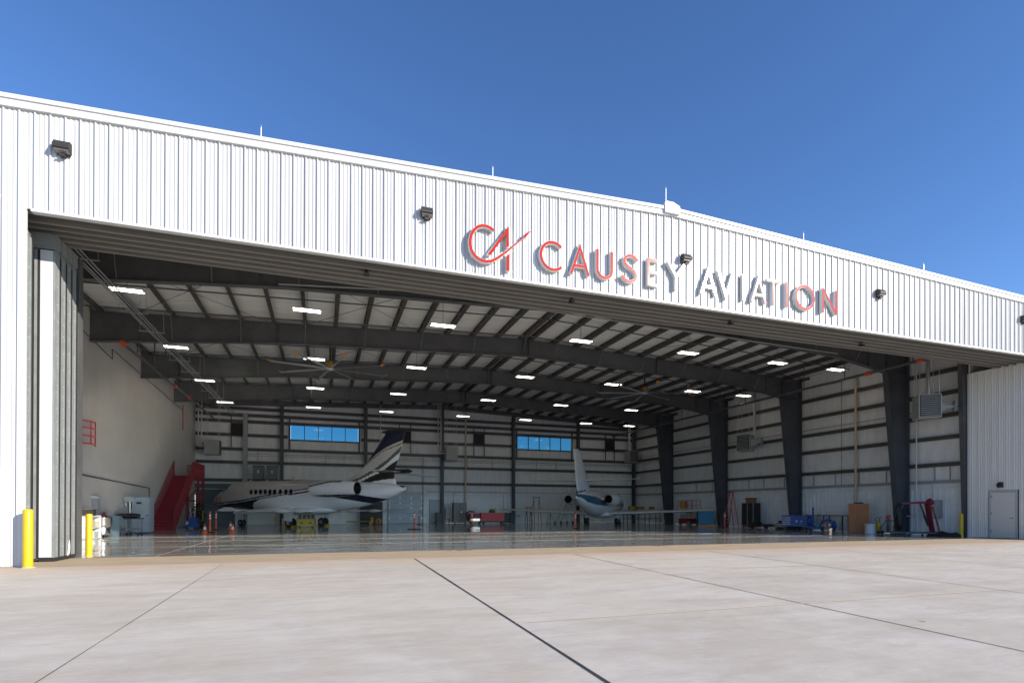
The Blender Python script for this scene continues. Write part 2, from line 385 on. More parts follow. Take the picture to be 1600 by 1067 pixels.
# soffit: ribs run along the facade
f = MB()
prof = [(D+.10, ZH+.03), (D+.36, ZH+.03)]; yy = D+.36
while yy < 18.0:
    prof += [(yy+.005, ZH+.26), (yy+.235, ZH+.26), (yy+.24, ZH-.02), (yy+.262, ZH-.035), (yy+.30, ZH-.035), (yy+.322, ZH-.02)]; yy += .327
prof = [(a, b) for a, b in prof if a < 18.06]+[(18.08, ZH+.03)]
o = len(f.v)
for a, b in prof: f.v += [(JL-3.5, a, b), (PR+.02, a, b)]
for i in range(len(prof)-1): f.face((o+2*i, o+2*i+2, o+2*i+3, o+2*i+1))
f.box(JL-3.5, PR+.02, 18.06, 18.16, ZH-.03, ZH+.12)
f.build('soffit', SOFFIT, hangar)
# track header steel behind soffit, plus an unseen sheet added against light leaks
f = MB(); f.box(XL, PR, 18.17, 18.24, ZH+.10, 11.0); f.box(XL, PR, 18.24, 18.44, ZH+.14, ZH+.2); f.build('door_header', STEEL, hangar)
# right pocket wall
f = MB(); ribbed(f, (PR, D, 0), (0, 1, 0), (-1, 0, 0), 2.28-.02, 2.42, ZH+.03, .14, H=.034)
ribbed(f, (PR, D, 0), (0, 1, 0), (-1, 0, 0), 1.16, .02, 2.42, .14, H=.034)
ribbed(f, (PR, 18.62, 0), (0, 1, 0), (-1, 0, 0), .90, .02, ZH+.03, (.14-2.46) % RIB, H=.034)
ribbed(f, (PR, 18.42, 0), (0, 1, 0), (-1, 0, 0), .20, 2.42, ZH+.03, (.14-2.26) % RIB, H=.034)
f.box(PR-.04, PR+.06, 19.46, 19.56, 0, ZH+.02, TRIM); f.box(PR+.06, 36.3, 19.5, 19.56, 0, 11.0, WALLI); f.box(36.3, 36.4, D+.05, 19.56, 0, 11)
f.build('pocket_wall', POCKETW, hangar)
dr = MB(); dr.box(PR-.01, PR+.03, 17.45, 18.50, .03, 2.30); door = dr.build('door', DOORW, hangar)
dr = MB(); dr.box(PR-.03, PR+.0, 17.36, 17.45, .02, 2.40); dr.box(PR-.03, PR, 18.50, 18.59, .02, 2.40); dr.box(PR-.034, PR-.001, 17.36, 18.59, 2.31, 2.42); dr.build('frame', LGREY, door)
dr = MB(); dr.cyl((PR-.01, 17.56, 1.02), (PR-.08, 17.56, 1.02), .03, m=CHROME); dr.cyl((PR-.07, 17.56, 1.02), (PR-.07, 17.70, 1.02), .012, m=CHROME); dr.build('handle', CHROME, door)
for z in (.3, 1.2, 2.05): dr = MB(); dr.box(PR-.028, PR-.012, 18.44, 18.50, z, z+.1); dr.build('hinge', GREY, door)
# left side: interior wall, pocket closure, outer wall
f = MB(); f.box(XL-.12, XL, 19.25, YB, 0, 11.4); f.build('party_wall', PLASTER, hangar)
f = MB(); f.box(JL-3.5, JL+.02, 19.22, 19.34, 0, ZH+.1); f.box(JL-.12, JL+.12, 18.93, 19.2, 0, ZH+.02); f.build('jamb_column', STEEL, hangar)
f = MB(); f.box(XW0, XW0+.1, D+.02, 53, 0, 11); f.box(XW0+.1, XL-.13, 19.36, 19.44, 0, 11); f.build('outer_wall', WHITE, hangar)
f = MB(); f.box(-10.2, -10.1, D+.1, 19.2, 0, 8.5); f.build('pocket_wall', GREY, hangar)
# right interior wall
def zz(v): return lambda q: v
f = MB(); f.box(XR, XR+.1, 19.57, YB, 2.55, 11.1); f.build('insulated_wall', WALLI, hangar)
f = MB(); ribbed(f, (XR, 19.57, 0), (0, 1, 0), (-1, 0, 0), YB-19.57-.02, .01, 2.55, .1, H=.035, minor=False); f.box(XR-.05, XR, 19.57, YB-.03, 2.55, 2.60); f.build('liner_panel', LINER, hangar)
GZ = (3.82, 5.30, 6.50, 7.72, 8.93)
for z in GZ:
    f = MB(); f.box(XR-.2, XR-.005, 19.6, YB-.25, z-.02, z+.0); f.box(XR-.2, XR-.175, 19.6, YB-.25, z, z+.2); f.box(XR-.19, XR-.005, 19.6, YB-.25, z+.18, z+.201)
    f.build('wall_girt', PURLIN, hangar)
f = MB(); f.box(XR-.06, XR-.004, 19.6, YB-.25, 2.88, 3.06); f.build('wall_band', GREY, hangar)
for y in (20.6, 21.4, 24.2, 26.0, 27.7, 29.4, 32.0, 34.0, 35.6, 40, 42.2): f = MB(); f.box(XR-.06, XR-.004, y, y+.05, 3.07, 3.79); f.build('wall_stud', GREY, hangar)
# back wall with two long window holes
WIN = ((-2.77, 3.06, 7.52, 8.84), (18.62, 24.62, 7.50, 8.80))
f = MB()
segs = [(XL, WIN[0][0], 2.55, 11.7), (WIN[0][1], WIN[1][0], 2.55, 11.7), (WIN[1][1], XR, 2.55, 11.7)]
for x0, x1, z0, z1 in segs: f.box(x0, x1, YB, YB+.1, z0, z1)
for wx0, wx1, wz0, wz1 in WIN: f.box(wx0, wx1, YB, YB+.1, 2.55, wz0); f.box(wx0, wx1, YB, YB+.1, wz1, 11.7)
f.build('insulated_wall', WALLI, hangar)
f = MB()
for x0, x1 in ((-7.2, 5.75), (9.05, 9.66), (10.78, XR)): ribbed(f, (x0, YB, 0), (1, 0, 0), (0, -1, 0), x1-x0, .01, 2.55, .1, H=.03, minor=False)
ribbed(f, (9.66, YB, 0), (1, 0, 0), (0, -1, 0), 1.12, 2.26, 2.55, .1, H=.03, minor=False)
f.box(-7.2, 5.75, YB-.045, YB-.002, 2.55, 2.60); f.box(9.05, XR, YB-.045, YB-.002, 2.55, 2.60)
f.build('liner_panel', LINER, hangar)
for z in (3.72, 5.26, 6.40, 7.62, 8.80, 9.35, 9.92):
    f = MB()
    spans = [(XL+.05, XR-.05)]
    if z == 7.62: spans = [(XL+.05, -3.0), (3.3, 18.4), (24.85, XR-.05)]
    for x0, x1 in spans: f.box(x0, x1, YB-.2, YB-.004, z-.02, z); f.box(x0, x1, YB-.2, YB-.175, z, z+.24); f.box(x0, x1, YB-.19, YB-.004, z+.22, z+.241)
    f.build('wall_girt', PURLIN, hangar)
for i, (x0, x1, z0, z1) in enumerate(WIN):
    fr = MB(); y0, y1 = YB-.12, YB+.02
    fr.box(x0-.06, x1+.06, y0, y1, z0-.1, z0+.02); fr.box(x0-.06, x1+.06, y0, y1, z1-.02, z1+.1); fr.box(x0-.14, x0-.0, y0-.02, y1-.02, 6.62, 9.4); fr.box(x1, x1+.14, y0-.02, y1-.02, 6.62, 9.4)
    wn = fr.build('window', STEEL, hangar)
    for k in range(1, 5):
        fr = MB(); xx = x0+(x1-x0)*k/5; fr.box(xx-.03, xx+.03, y0+.03, y1, z0+.02, z1-.02); fr.build('mullion', STEEL, wn)
    for k in range(5):
        fr = MB(); xa = x0+(x1-x0)*k/5+.03; xb = x0+(x1-x0)*(k+1)/5-.03; fr.poly([(xa, YB+.0, z0+.02), (xb, YB+.0, z0+.02), (xb, YB+.0, z1-.02), (xa, YB+.0, z1-.02)]); fr.build('pane', GLASSB, wn)
# back wall columns, louvres
for x in (-3.45, 3.7, 10.85, 18.11, 25.29, 31.95):
    f = MB(); zt = zdeck(x)-.55
    f.box(x-.14, x+.14, YB-.52, YB-.50, 0, zt); f.box(x-.14, x+.14, YB-.24, YB-.21, 0, zt); f.box(x-.012, x+.012, YB-.5, YB-.24, 0, zt); f.box(x-.2, x+.2, YB-.56, YB-.16, 0, .03)
    f.build('wall_column', STEELB, hangar)
f = MB(); f.box(-6.55, -6.2, YB-.45, YB-.215, 0, 9.6); f.build('grey_column', GREY, hangar)
for x, z in ((-6.95, 8.2), (7.3, 8.2), (14.55, 8.25), (29.1, 8.3)):
    f = MB(); f.box(x-.52, x+.52, YB-.28, YB-.21, z-.52, z+.52); 
    for k in range(9): f.cbox((x, YB-.31, z-.44+.11*k), (.92, .05, .015), rx=.6)
    f.box(x-.56, x-.5, YB-.3, YB-.2, 6.65, 9.4); f.box(x+.5, x+.56, YB-.3, YB-.2, 6.65, 9.4)
    f.build('louvre', BLACK, hangar)
# end wall beam
f = MB()
for xa, xb in ((XL, PX), (PX, XR)):
    f.prism([(xa, zdeck(xa)-.62), (xb, zdeck(xb)-.62), (xb, zdeck(xb)-.22), (xa, zdeck(xa)-.22)], lambda u, v, q: (u, q, v), YB-.5, YB-.2)
f.build('end_wall_beam', STEEL, hangar)
# roof deck + purlins
f = MB()
for xa, xb in ((-12.9, PX), (PX, 36.4)):
    f.prism([(xa, zdeck(xa)), (xb, zdeck(xb)), (xb, zdeck(xb)+.06), (xa, zdeck(xa)+.06)], lambda u, v, q: (u, q, v), D+.3, YB+.2)
f.build('roof', INSUL, hangar)
px = PX
pxs = [PX-.28, PX+.28]+[PX-.28-1.49*k for k in range(1, 15)]+[PX+.28+1.49*k for k in range(1, 15)]
for x in sorted(pxs):
    z = zdeck(x)-.012
    f = MB(); f.box(x-.012, x+.012, 18.25, YB-.02, z-.24, z); f.box(x-.06, x+.12, 18.25, YB-.02, z-.255, z-.24); f.box(x-.075, x+.012, 18.25, YB-.02, z, z+.010)
    # lap at frames
    for y in (22.85, 30.43, 38, 45.6): f.box(x-.07, x-.03, y-.6, y+.6, z-.22, z-.01)
    f.build('roof_purlin', PURLIN, hangar)
FR = (22.85, 30.43, 38.0, 45.6)
bot = [(-21.53, 9.12), (-19, 9.33), (-15.2, 9.68), (-12.7, 9.88), (-6, 10.15), (0, 10.42), (6, 10.22), (12.7, 9.97), (15.2, 9.83), (18.2, 9.42), (19.3, 9.2)]
def zb(x):
    d = x-PX
    for (a, za), (b, zb_) in zip(bot[:-1], bot[1:]):
        if a <= d <= b: return za+(zb_-za)*(d-a)/(b-a)
    return bot[-1][1]
for y in FR:
    f = MB(); top = lambda x: zdeck(x)-.25
    pts = [(PX+d, z) for d, z in bot]; x1 = PX+bot[-1][0]
    web = pts+[(x1, top(x1)), (PX, top(PX)), (PX+bot[0][0], top(PX+bot[0][0]))]
    f.prism(web, lambda u, v, q: (u, q, v), y-.008, y+.008)
    for (xa, za), (xb, zb_) in zip(pts[:-1], pts[1:]): f.prism([(xa, za-.02), (xb, zb_-.02), (xb, zb_), (xa, za)], lambda u, v, q: (u, q, v), y-.15, y+.15)
    for xa, xb in ((PX+bot[0][0], PX), (PX, 32.1)): f.prism([(xa, top(xa)), (xb, top(xb)), (xb, top(xb)+.018), (xa, top(xa)+.018)], lambda u, v, q: (u, q, v), y-.15, y+.15)
    for x in (-8.2, -2.2, PX-.15, PX+.15, 20.2, 29.0): f.box(x-.01, x+.01, y-.13, y+.13, zb(x)+.01, top(x)-.005)
    rf = f.build('rafter', STEEL, hangar)
    f = MB()
    for i, x in enumerate(sorted(pxs)):
        if i % 2 == 0 and -9.5 < x < 29:
            f.cyl((x, y-.13, zb(x)+.04), (x+.05, y-.75, zdeck(x)-.25), .022, n=6)
            f.cyl((x, y+.13, zb(x)+.04), (x+.05, y+.75, zdeck(x)-.25), .022, n=6)
    f.build('flange_brace', mat('brace_steel', (.13, .13, .125), .5), rf)
    # tapered column on the right wall
    f = MB(); zt = zdeck(32)-.3
    for (xa, xb, za, zb2) in ((32.08, 32.12, 0, zt),): f.box(xa, xb, y-.17, y+.17, za, zb2)
    f.prism([(31.42, 0), (32.08, 0), (32.08, zt), (30.42, zt), (30.42, 9.25)], lambda u, v, q: (u, q, v), y-.01, y+.01)
    f.prism([(31.39, 0), (31.42, 0), (30.42, 9.25), (30.39, 9.25)], lambda u, v, q: (u, q, v), y-.17, y+.17)
    f.box(30.39, 30.42, y-.17, y+.17, 9.25, zt); f.box(31.3, 32.2, y-.25, y+.25, 0, .03)
    f.box(30.44, 32.08, y-.16, y+.16, 9.25, 9.28)
    f.build('column', STEELB, hangar)
y = 19.72; f = MB(); f.prism([(31.98, 0), (32.15, 0), (32.15, 10.5), (31.62, 10.5), (31.62, 9.2)], lambda u, v, q: (u, q, v), y-.11, y+.11); f.build('column', STEEL, hangar)
# knee brace clutter near left rafters + cross bracing rods + mid-bay tie lines
for y0, y1 in zip((18.3,)+FR[:-1], FR):
    for xa, xb in ((-8.5, -2.5), (-1.0, 5.0), (17, 23), (23.5, 29)):
        za, zb2 = zdeck(xa)-.3, zdeck(xb)-.3
        f = MB(); f.cyl((xa, y0+.2, za), (xb, y1-.2, zb2), .012, n=5); f.build('bracing_rod', STEEL, hangar)
        f = MB(); f.cyl((xb, y0+.2, zb2-.03), (xa, y1-.2, za-.03), .012, n=5); f.build('bracing_rod', STEEL, hangar)
for y in (26.6, 34.2, 41.8):
    f = MB()
    for xa, xb in ((XL, PX), (PX, XR-.2)): f.cyl((xa, y, zdeck(xa)-.29), (xb, y, zdeck(xb)-.29), .035, n=8)
    f.build('tie_line', STEEL, hangar)
for y in (22.1, 29.6, 37.2, 44.9):
    f = MB()
    for xa, xb in ((XL, PX), (PX, XR-.2)): f.cyl((xa, y, zdeck(xa)-.27), (xb, y, zdeck(xb)-.27), .028, n=8)
    f.build('tie_line', STEEL, hangar)
# side doors on the back wall
f = MB(); f.box(-10.25, 9.66, YB+.12, YB+.16, 0, 3.6); f.box(9.6, 10.84, YB+.12, YB+.16, 0, 2.6); f.build('door_light_blocker', STEEL, hangar)  # sheets added outside the doors to block daylight leaking through the gaps
sd_ = MB(); DB = mat('sectional_door_paint', (.42, .50, .55), .4, var=.06); x0, x1 = 5.82, 8.98
for k in range(6): sd_.box(x0, x1, YB-.09, YB-.03, .02+k*.48, .02+(k+1)*.48-.012)
for x in (x0+.02, x0+1.05, x0+2.1, x1-.04): sd_.box(x-.02, x+.03, YB-.11, YB-.09, .02, 2.9)
sdo = sd_.build('sectional_door', DB, hangar)
for x in (x0+.05, x0+1.06, x0+2.11, x1-.05):
    for z in (.5, 1.46, 1.94, 2.42):
        q = MB(); q.box(x-.05, x+.05, YB-.13, YB-.112, z-.06, z+.06); q.build('hinge', ALU, sdo)
q = MB(); q.box(x1+.02, x1+.08, YB-.2, YB-.1, 0, 6.4); q.box(x0-.08, x0-.02, YB-.2, YB-.1, 0, 6.4); q.box(x0-.08, x1+.08, YB-.15, YB-.05, 2.92, 2.98); q.build('door_track', GREY, sdo)
q = MB(); q.box(9.70, 10.74, YB-.07, YB-.01, .02, 2.22); md = q.build('door', LGREY, hangar)
q = MB(); q.cyl((10.6, YB-.07, 1.0), (10.6, YB-.13, 1.0), .04); q.build('handle', ALU, md)
q = MB()
for k in range(6): q.box(-10.2, -7.25, YB-.09, YB-.03, .02+k*.5, .02+(k+1)*.5-.012)
q.box(-10.2, -7.25, YB-.2, YB-.03, 3.1, 3.5)
q.build('sectional_door', mat('dark_door_paint', (.11, .15, .16), .45), hangar)
f = MB()
f.tube([(9.3, YB-.3, 3.05), (31.7, YB-.3, 3.05)], .03); f.tube([(-6.2, YB-.3, 5.95), (31.7, YB-.3, 5.95)], .02); f.tube([(-6.2, YB-.3, 6.12), (31.7, YB-.3, 6.12)], .02)
for x in (-5.4, .2, 1.8, 6.1, 13.4, 16, 20.7, 22.9): f.box(x-.02, x+.02, YB-.1, YB-.03, 5.5, 6.5)
for x in (12.0, 17.1): f.tube([(x, YB-.3, 3.05), (x, YB-.3, 1.2)], .02)
f.build('wall_conduit', GREY, hangar)
# right wall pipes
f = MB(); f.tube([(XR-.28, 26.05, .1), (XR-.28, 26.05, 9.9)], .075, 10); f.build('vertical_pipe', CREAM, hangar)
f = MB(); f.tube([(XR-.3, 22.25, 1.05), (XR-.3, 22.25, 9.9)], .035); f.tube([(XR-.3, 22.25, 1.05), (XR-.3, 22.8, 1.05)], .035); f.build('vertical_pipe', WPLAS, hangar)
f = MB(); f.tube([(13.16, YB-.35, .1), (13.16, YB-.35, 11)], .08, 10); f.build('vertical_pipe', CREAM, hangar)
f = MB(); f.tube([(5.0, YB-.6, 6.7), (5.0, YB-.6, 10.9)], .04, 8); f.build('vertical_pipe', ALU, hangar)
f = MB(); f.tube([(XR-.25, 19.8, 6.95), (XR-.25, YB-.6, 6.95)], .018, 6); f.tube([(XR-.25, 27.1, 3.0), (XR-.25, 27.1, 9.8)], .018, 6); f.tube([(XR-.2, 27.1, 9.8), (XR-.2, 30.2, 9.9)], .018, 6); f.build('wall_conduit', STEEL, hangar)
# left wall conduit
f = MB(); f.tube([(XL+.04, 29.0, 2.9), (XL+.04, 39.6, 2.65), (XL+.04, 39.6, 1.95)], .035, 6); f.tube([(XL+.04, 26, 9.7), (XL+.04, 33.2, 9.0), (XL+.04, 33.2, 9.5), (XL+.04, 48, 8.9)], .02, 6)
f.tube([(XL+.04, 48.2, 9.3), (XL+.04, 48.2, 7.4)], .03, 6, m=RED)
f.build('wall_conduit', STEEL, hangar)
# suspended black gas / sprinkler mains along each side wall
for X, lab, za, zb2 in ((29.15, 'right', 9.12, 9.15), (-8.8, 'left', 9.03, 9.03)):
    p = thing('overhead_pipe', 'thick black overhead pipe hung along the %s wall of the hangar' % lab, 'pipe', (0, 0, 0), group='black pipes hung along the side walls')
    y0 = 18.3 if X > 0 else 29.9
    q = MB(); q.cyl((X, y0, za), (X, YB-.7, zb2), .075, n=10); q.build('main_pipe', STEEL, p)
    for yy in ([20.4, 24.4, 27.3, 32.5, 35.2, 40, 43, 49] if X > 0 else [32.1, 35, 37.2, 41, 44.0, 48]):
        q = MB(); q.cyl((X, yy, za), (X, yy, zdeck(X)-.1), .03, n=6); q.build('hanger', STEEL, p)
    for yy in ([20.0, 22.9] if X > 0 else [30.0, 39.4, 43.2]):
        q = MB(); q.cyl((X, yy-.16, za), (X, yy+.16, za), .11, n=10); q.build('coupling', mat('orange_red_paint', (.62, .07, .02), .5), p)
# conduit tray along the left
p = thing('cable_tray', 'bundle of parallel conduits on trapeze hangers under the left roof slope', 'cable tray')
for dx in (0, .09, .24, .36):
    q = MB(); q.cyl((-7.35+dx, 18.4, 9.2), (-7.2+dx, 50.5, 9.17), .022, n=6); q.build('conduit', GREY, p)
for k, yy in enumerate((20.5, 25.5, 28.0, 33, 35.6, 41, 43.4, 48)):
    q = MB(); q.box(-7.65, -6.65, yy-.02, yy+.02, 9.12, 9.15); q.cyl((-7.6, yy, 9.14), (-7.6, yy, 10.5), .01, n=5); q.cyl((-6.7, yy, 9.14), (-6.7, yy, 10.5), .01, n=5); q.build('hanger', GREY, p)
# thin white cable duct under the first rafter
q = MB(); q.tube([(3.3, 22.2, 10.15), (26, 22.2, 9.75)], .03, 6); q.tube([(-1.6, 22.2, 9.75), (3.3, 22.2, 10.15)], .03, 6)
tag(q.build('conduit_run', GREY), 'thin pale conduit running just below the first rafter behind the soffit', 'conduit')

# ------------------------------------------------------------------ sliding door leaves stacked in the left pocket
LY = [(16.55, 16.80, -6.88), (17.42, 17.66, -6.63), (17.80, 18.02, -6.63), (18.14, 18.36, -6.63), (18.48, 18.70, -6.63)]
ORD = ['front sliding door leaf, its edge set back in the pocket beside the left jamb', 'second sliding door leaf, showing a tall white face above the left bollard', 'third sliding door leaf in the left stack, just behind the white faced leaf', 'fourth sliding door leaf in the left stack, with a torn white seal at its foot', 'rearmost sliding door leaf in the left stack, next to the dark jamb column']
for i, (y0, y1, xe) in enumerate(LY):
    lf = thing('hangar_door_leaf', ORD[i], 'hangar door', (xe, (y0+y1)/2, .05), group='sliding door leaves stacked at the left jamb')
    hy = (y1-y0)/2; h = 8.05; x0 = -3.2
    q = MB(); q.box(x0, -.022, -hy+.02, hy-.02, .0, h); q.build('panel', WHITE if i > 1 else mat('slate_recess_shade', (.085, .09, .11), .6), lf)  # front two panels coloured dark slate to imitate shade in the recess
    q = MB(); q.box(-.02, 0, -hy, hy, 0, h); q.box(-.10, -.02, -hy-.006, -hy+.018, 0, h) if i != 1 else q.box(-.03, -.02, -hy-.006, -hy+.018, 0, h)
    q.box(-.1, .008, hy-.05, hy, 0, h); q.build('end_channel', GALV, lf)
    q = MB(); z = .3
    while z < h-.1:
        zz_ = z+random.uniform(-.05, .05); q.cyl((-.002, .02, zz_), (.008, .02, zz_), .011, n=6); z += random.choice((.25, .35, .5))
    q.build('screw_row', TRIM, lf)
    q = MB(); q.box(-.30 if i else -.1, .012, -hy-.01, hy+.03, -.05, .06); q.box(.0, .022, hy+.0, hy+.055, .02, h-.1); q.build('seal', RUBBER, lf)
    if i == 1:
        q = MB(); q.box(-.31, -.04, -hy-.012, -hy+.015, .07, h-.02); q.build('trim_face', TRIM, lf)
        q = MB(); q.box(-.36, -.315, -hy-.03, -hy+.01, .05, h-.03); q.build('edge_seal', RUBBER, lf)
        q = MB(); q.box(-.43, -.365, -hy-.03, -hy+.01, .05, h-.03); q.build('edge_channel', GALV, lf)
    if i in (3,):
        q = MB(); q.prism([(-.10, .0), (.02, .06), (.05, .25), (-.0, .42), (-.05, .2)], lambda u, v, a: (.012+a, u+.05, v+.05), 0, .02); q.build('torn_seal', TRIM, lf)
    q = MB(); q.box(x0, .0, -hy, hy, h+.02, h+.1); q.build('top_rail', GALV, lf)
f = MB()
for i, (y0, y1, xe) in enumerate(LY[1:]): f.box(-10.1, -6.60+.0, y0-.05, y1+.02, 8.16, ZH-.03)
f.build('track_box', GALV, hangar)

# ------------------------------------------------------------------ wall sign
def stroke(mb, pts, wd, d0, d1, m=None):
    """ribbon along pts (x,z) with mitred corners, extruded in y"""
    n = len(pts); L = []; Rr = []
    for i, p in enumerate(pts):
        p = Vector(p); a = Vector(pts[i-1]) if i else None; b = Vector(pts[i+1]) if i < n-1 else None
        d1_ = (p-a).normalized() if a is not None else (b-p).normalized(); d2_ = (b-p).normalized() if b is not None else d1_
        t_ = (d1_+d2_).normalized(); nn = Vector((-t_.y, t_.x)); k = 1/max(.4, nn.dot(Vector((-d1_.y, d1_.x))))
        ww = (wd[i] if isinstance(wd, (list, tuple)) else wd)/2
        L.append(p+nn*ww*k); Rr.append(p-nn*ww*k)
    o = len(mb.v)
    for i in range(n):
        for q, y in ((L[i], d0), (Rr[i], d0), (L[i], d1), (Rr[i], d1)): mb.v.append((q.x, y, q.y))
    for i in range(n-1):
        a = o+4*i; b = a+4
        mb.face((a, a+1, b+1, b), m); mb.face((a+2, b+2, b+3, a+3), m); mb.face((a, b, b+2, a+2), m); mb.face((a+1, a+3, b+3, b+1), m)
    for a in (o, o+4*(n-1)): mb.face((a, a+2, a+3, a+1), m)
def arc(cx, cz, rx, rz, a0, a1, n=28): return [(cx+rx*math.cos(R(a0+(a1-a0)*i/n)), cz+rz*math.sin(R(a0+(a1-a0)*i/n))) for i in range(n+1)]
BL, CP = 8.925, 9.84; MID = (BL+CP)/2; WS = .098
glyphs = []
glyphs.append(('c', [arc(6.83, MID, .42, .43, 47, 315, 40)]))
glyphs.append(('a', [[(7.455, BL), (7.77, CP-.03), (8.085, BL)], [(7.56, 9.20), (7.985, 9.20)]]))
glyphs.append(('u', [[(8.39, CP)]+arc(8.66, 9.215, .27, .27, 180, 360, 24)+[(8.93, CP)]]))
glyphs.append(('s', [[(9.90, 9.68), (9.80, 9.78), (9.68, 9.82), (9.55, 9.81), (9.43, 9.74), (9.38, 9.64), (9.41, 9.54), (9.50, 9.46), (9.64, 9.39), (9.76, 9.32), (9.83, 9.22), (9.83, 9.11), (9.76, 9.01), (9.64, 8.955), (9.50, 8.96), (9.38, 9.02), (9.29, 9.12)]]))
glyphs.append(('e', [[(10.31, CP), (10.31, BL)], [(10.35, CP-.04), (10.68, CP-.04)], [(10.35, MID), (10.64, MID)], [(10.35, BL+.04), (10.68, BL+.04)]]))
glyphs.append(('y', [[(11.07, CP), (11.41, 9.37)], [(11.75, CP), (11.41, 9.37)], [(11.41, 9.39), (11.41, BL)]]))
glyphs.append(('a', [[(12.43, BL), (12.75, CP-.03), (13.07, BL)], [(12.54, 9.20), (12.96, 9.20)]]))
glyphs.append(('v', [[(13.16, CP), (13.49, BL+.03), (13.82, CP)]]))
glyphs.append(('i', [[(14.25, CP), (14.25, BL)]]))
glyphs.append(('a', [[(14.63, BL), (14.95, CP-.03), (15.27, BL)], [(14.74, 9.20), (15.16, 9.20)]]))
glyphs.append(('t', [[(15.32, CP-.04), (15.92, CP-.04)], [(15.62, CP-.08), (15.62, BL)]]))
glyphs.append(('i', [[(16.26, CP), (16.26, BL)]]))
glyphs.append(('o', [arc(17.12, MID, .45, .43, 90, 450, 48)]))
glyphs.append(('n', [[(17.99, BL), (17.99, CP)], [(17.99, CP-.02), (18.69, BL+.02)], [(18.69, BL), (18.69, CP)]]))
sign = thing('wall_sign', 'long row of raised red faced lettering in two words on the white header', 'sign', (12.5, D, 9.4))
YF, YBK = D-.165, D-.035
def make_letter(strokes, wd, parent, name='letter'):
    b = MB(); fc = MB()
    allx = [p[0] for s in strokes for p in s]; ox = (min(allx)+max(allx))/2; oz = 9.4
    for k, s in enumerate(strokes):
        s2 = [(x-ox, z-oz) for x, z in s]; w_ = wd[k] if isinstance(wd, list) else wd
        dw = [q*1.0 for q in w_] if isinstance(w_, (list, tuple)) else w_
        stroke(b, s2, dw, YF-D+.0015*k, YBK-D)
        w3 = [q*.86 for q in w_] if isinstance(w_, (list, tuple)) else w_*.86
        stroke(fc, s2, w3, YF-D-.006+.0012*k, YF-D-.0004+.0012*k)
    lo = b.build(name, RETURN, parent); fc.build('letter_face', FACE, lo); lo.location.x = ox-12.5; lo.rotation_euler.z = R(2.6); return lo
for ch, st in glyphs: make_letter(st, WS, sign)
logo = thing('logo_sign', 'raised red monogram with a swoosh ending in an arrowhead', 'sign', (12.5, D, 9.4))
sw = [(4.87, 9.86), (4.76, 9.92), (4.63, 9.95), (4.5, 9.94), (4.37, 9.88), (4.25, 9.77), (4.165, 9.62), (4.125, 9.45), (4.125, 9.3), (4.16, 9.15), (4.235, 9.03), (4.345, 8.94), (4.48, 8.885), (4.64, 8.875), (4.8, 8.92), (4.96, 9.02), (5.12, 9.15), (5.31, 9.31), (5.49, 9.48), (5.68, 9.66), (5.84, 9.81)]
wd = [.10]*14+[.095, .085, .075, .06, .05, .04, .035]
make_letter([sw], [wd], logo, 'letter')
def polypart(pts, name, par):
    b = MB(); fc = MB(); P = [(x-12.5, z-9.4) for x, z in pts]; c = (sum(p[0] for p in P)/len(P), sum(p[1] for p in P)/len(P))
    b.prism(P, lambda u, v, a: (u, a, v), YF-D+.002, YBK-D)
    Q = [(c[0]+(u-c[0])*.94, c[1]+(v-c[1])*.97) for u, v in P]; fc.prism(Q, lambda u, v, a: (u, a, v), YF-D-.005, YF-D+.0012)
    lo = b.build(name, RETURN, par); fc.build('letter_face', FACE, lo)
polypart([(5.375, 10.10), (5.385, 9.46), (5.285, 9.375), (5.30, 9.86), (4.765, 9.09), (4.645, 9.09)], 'letter', logo)
polypart([(5.385, 9.24), (5.385, 8.70), (5.285, 8.685), (5.285, 9.15)], 'letter', logo)
polypart([(5.80, 9.81), (5.93, 9.83), (5.99, 9.92), (6.11, 10.08), (5.90, 9.935)], 'arrowhead', logo)

# ------------------------------------------------------------------ wall pack lamps
def wall_lamp(loc, label):
    t_ = thing('wall_lamp', label, 'lamp', loc, group='wall lamps along the hangar header'); t_.scale = (.86, .9, .86)
    q = MB(); q.prism([(-.05, -.13), (-.24, -.09), (-.29, -.05), (-.29, .02), (-.20, .16), (-.05, .19)], lambda u, v, a: (a, u+.03, v), -.19, .19); q.build('housing', BRZ, t_)
    q = MB(); q.prism([(-.085, -.135), (-.24, -.102), (-.24, -.085), (-.085, -.115)], lambda u, v, a: (a, u+.03, v), -.17, .17); q.build('lens', LENS, t_)
    q = MB(); q.box(-.15, .15, -.03, .0, -.17, .12); q.cyl((0, -.09, -.14), (0, -.09, -.22), .03); q.box(-.07, .07, -.16, -.02, -.24, -.19); q.build('bracket', BRZ, t_)
LL = ['wall lamp farthest left, above the left end of the door opening', 'wall lamp left of the round red monogram', 'wall lamp touching the last letter of the first word of the sign', 'wall lamp just right of the end of the lettering', 'wall lamp cut by the right edge of the photo']
for x, lab in zip((-5.97, 2.84, 11.84, 21.07, 30.05), LL): wall_lamp((x, D-.03, 10.06), lab)
RL = ['lightning rod farthest left on the left roof slope', 'lightning rod midway up the left roof slope', 'taller lightning rod standing on the white peak cap', 'lightning rod on the right slope nearest the peak', 'lightning rod farthest right on the roof edge']
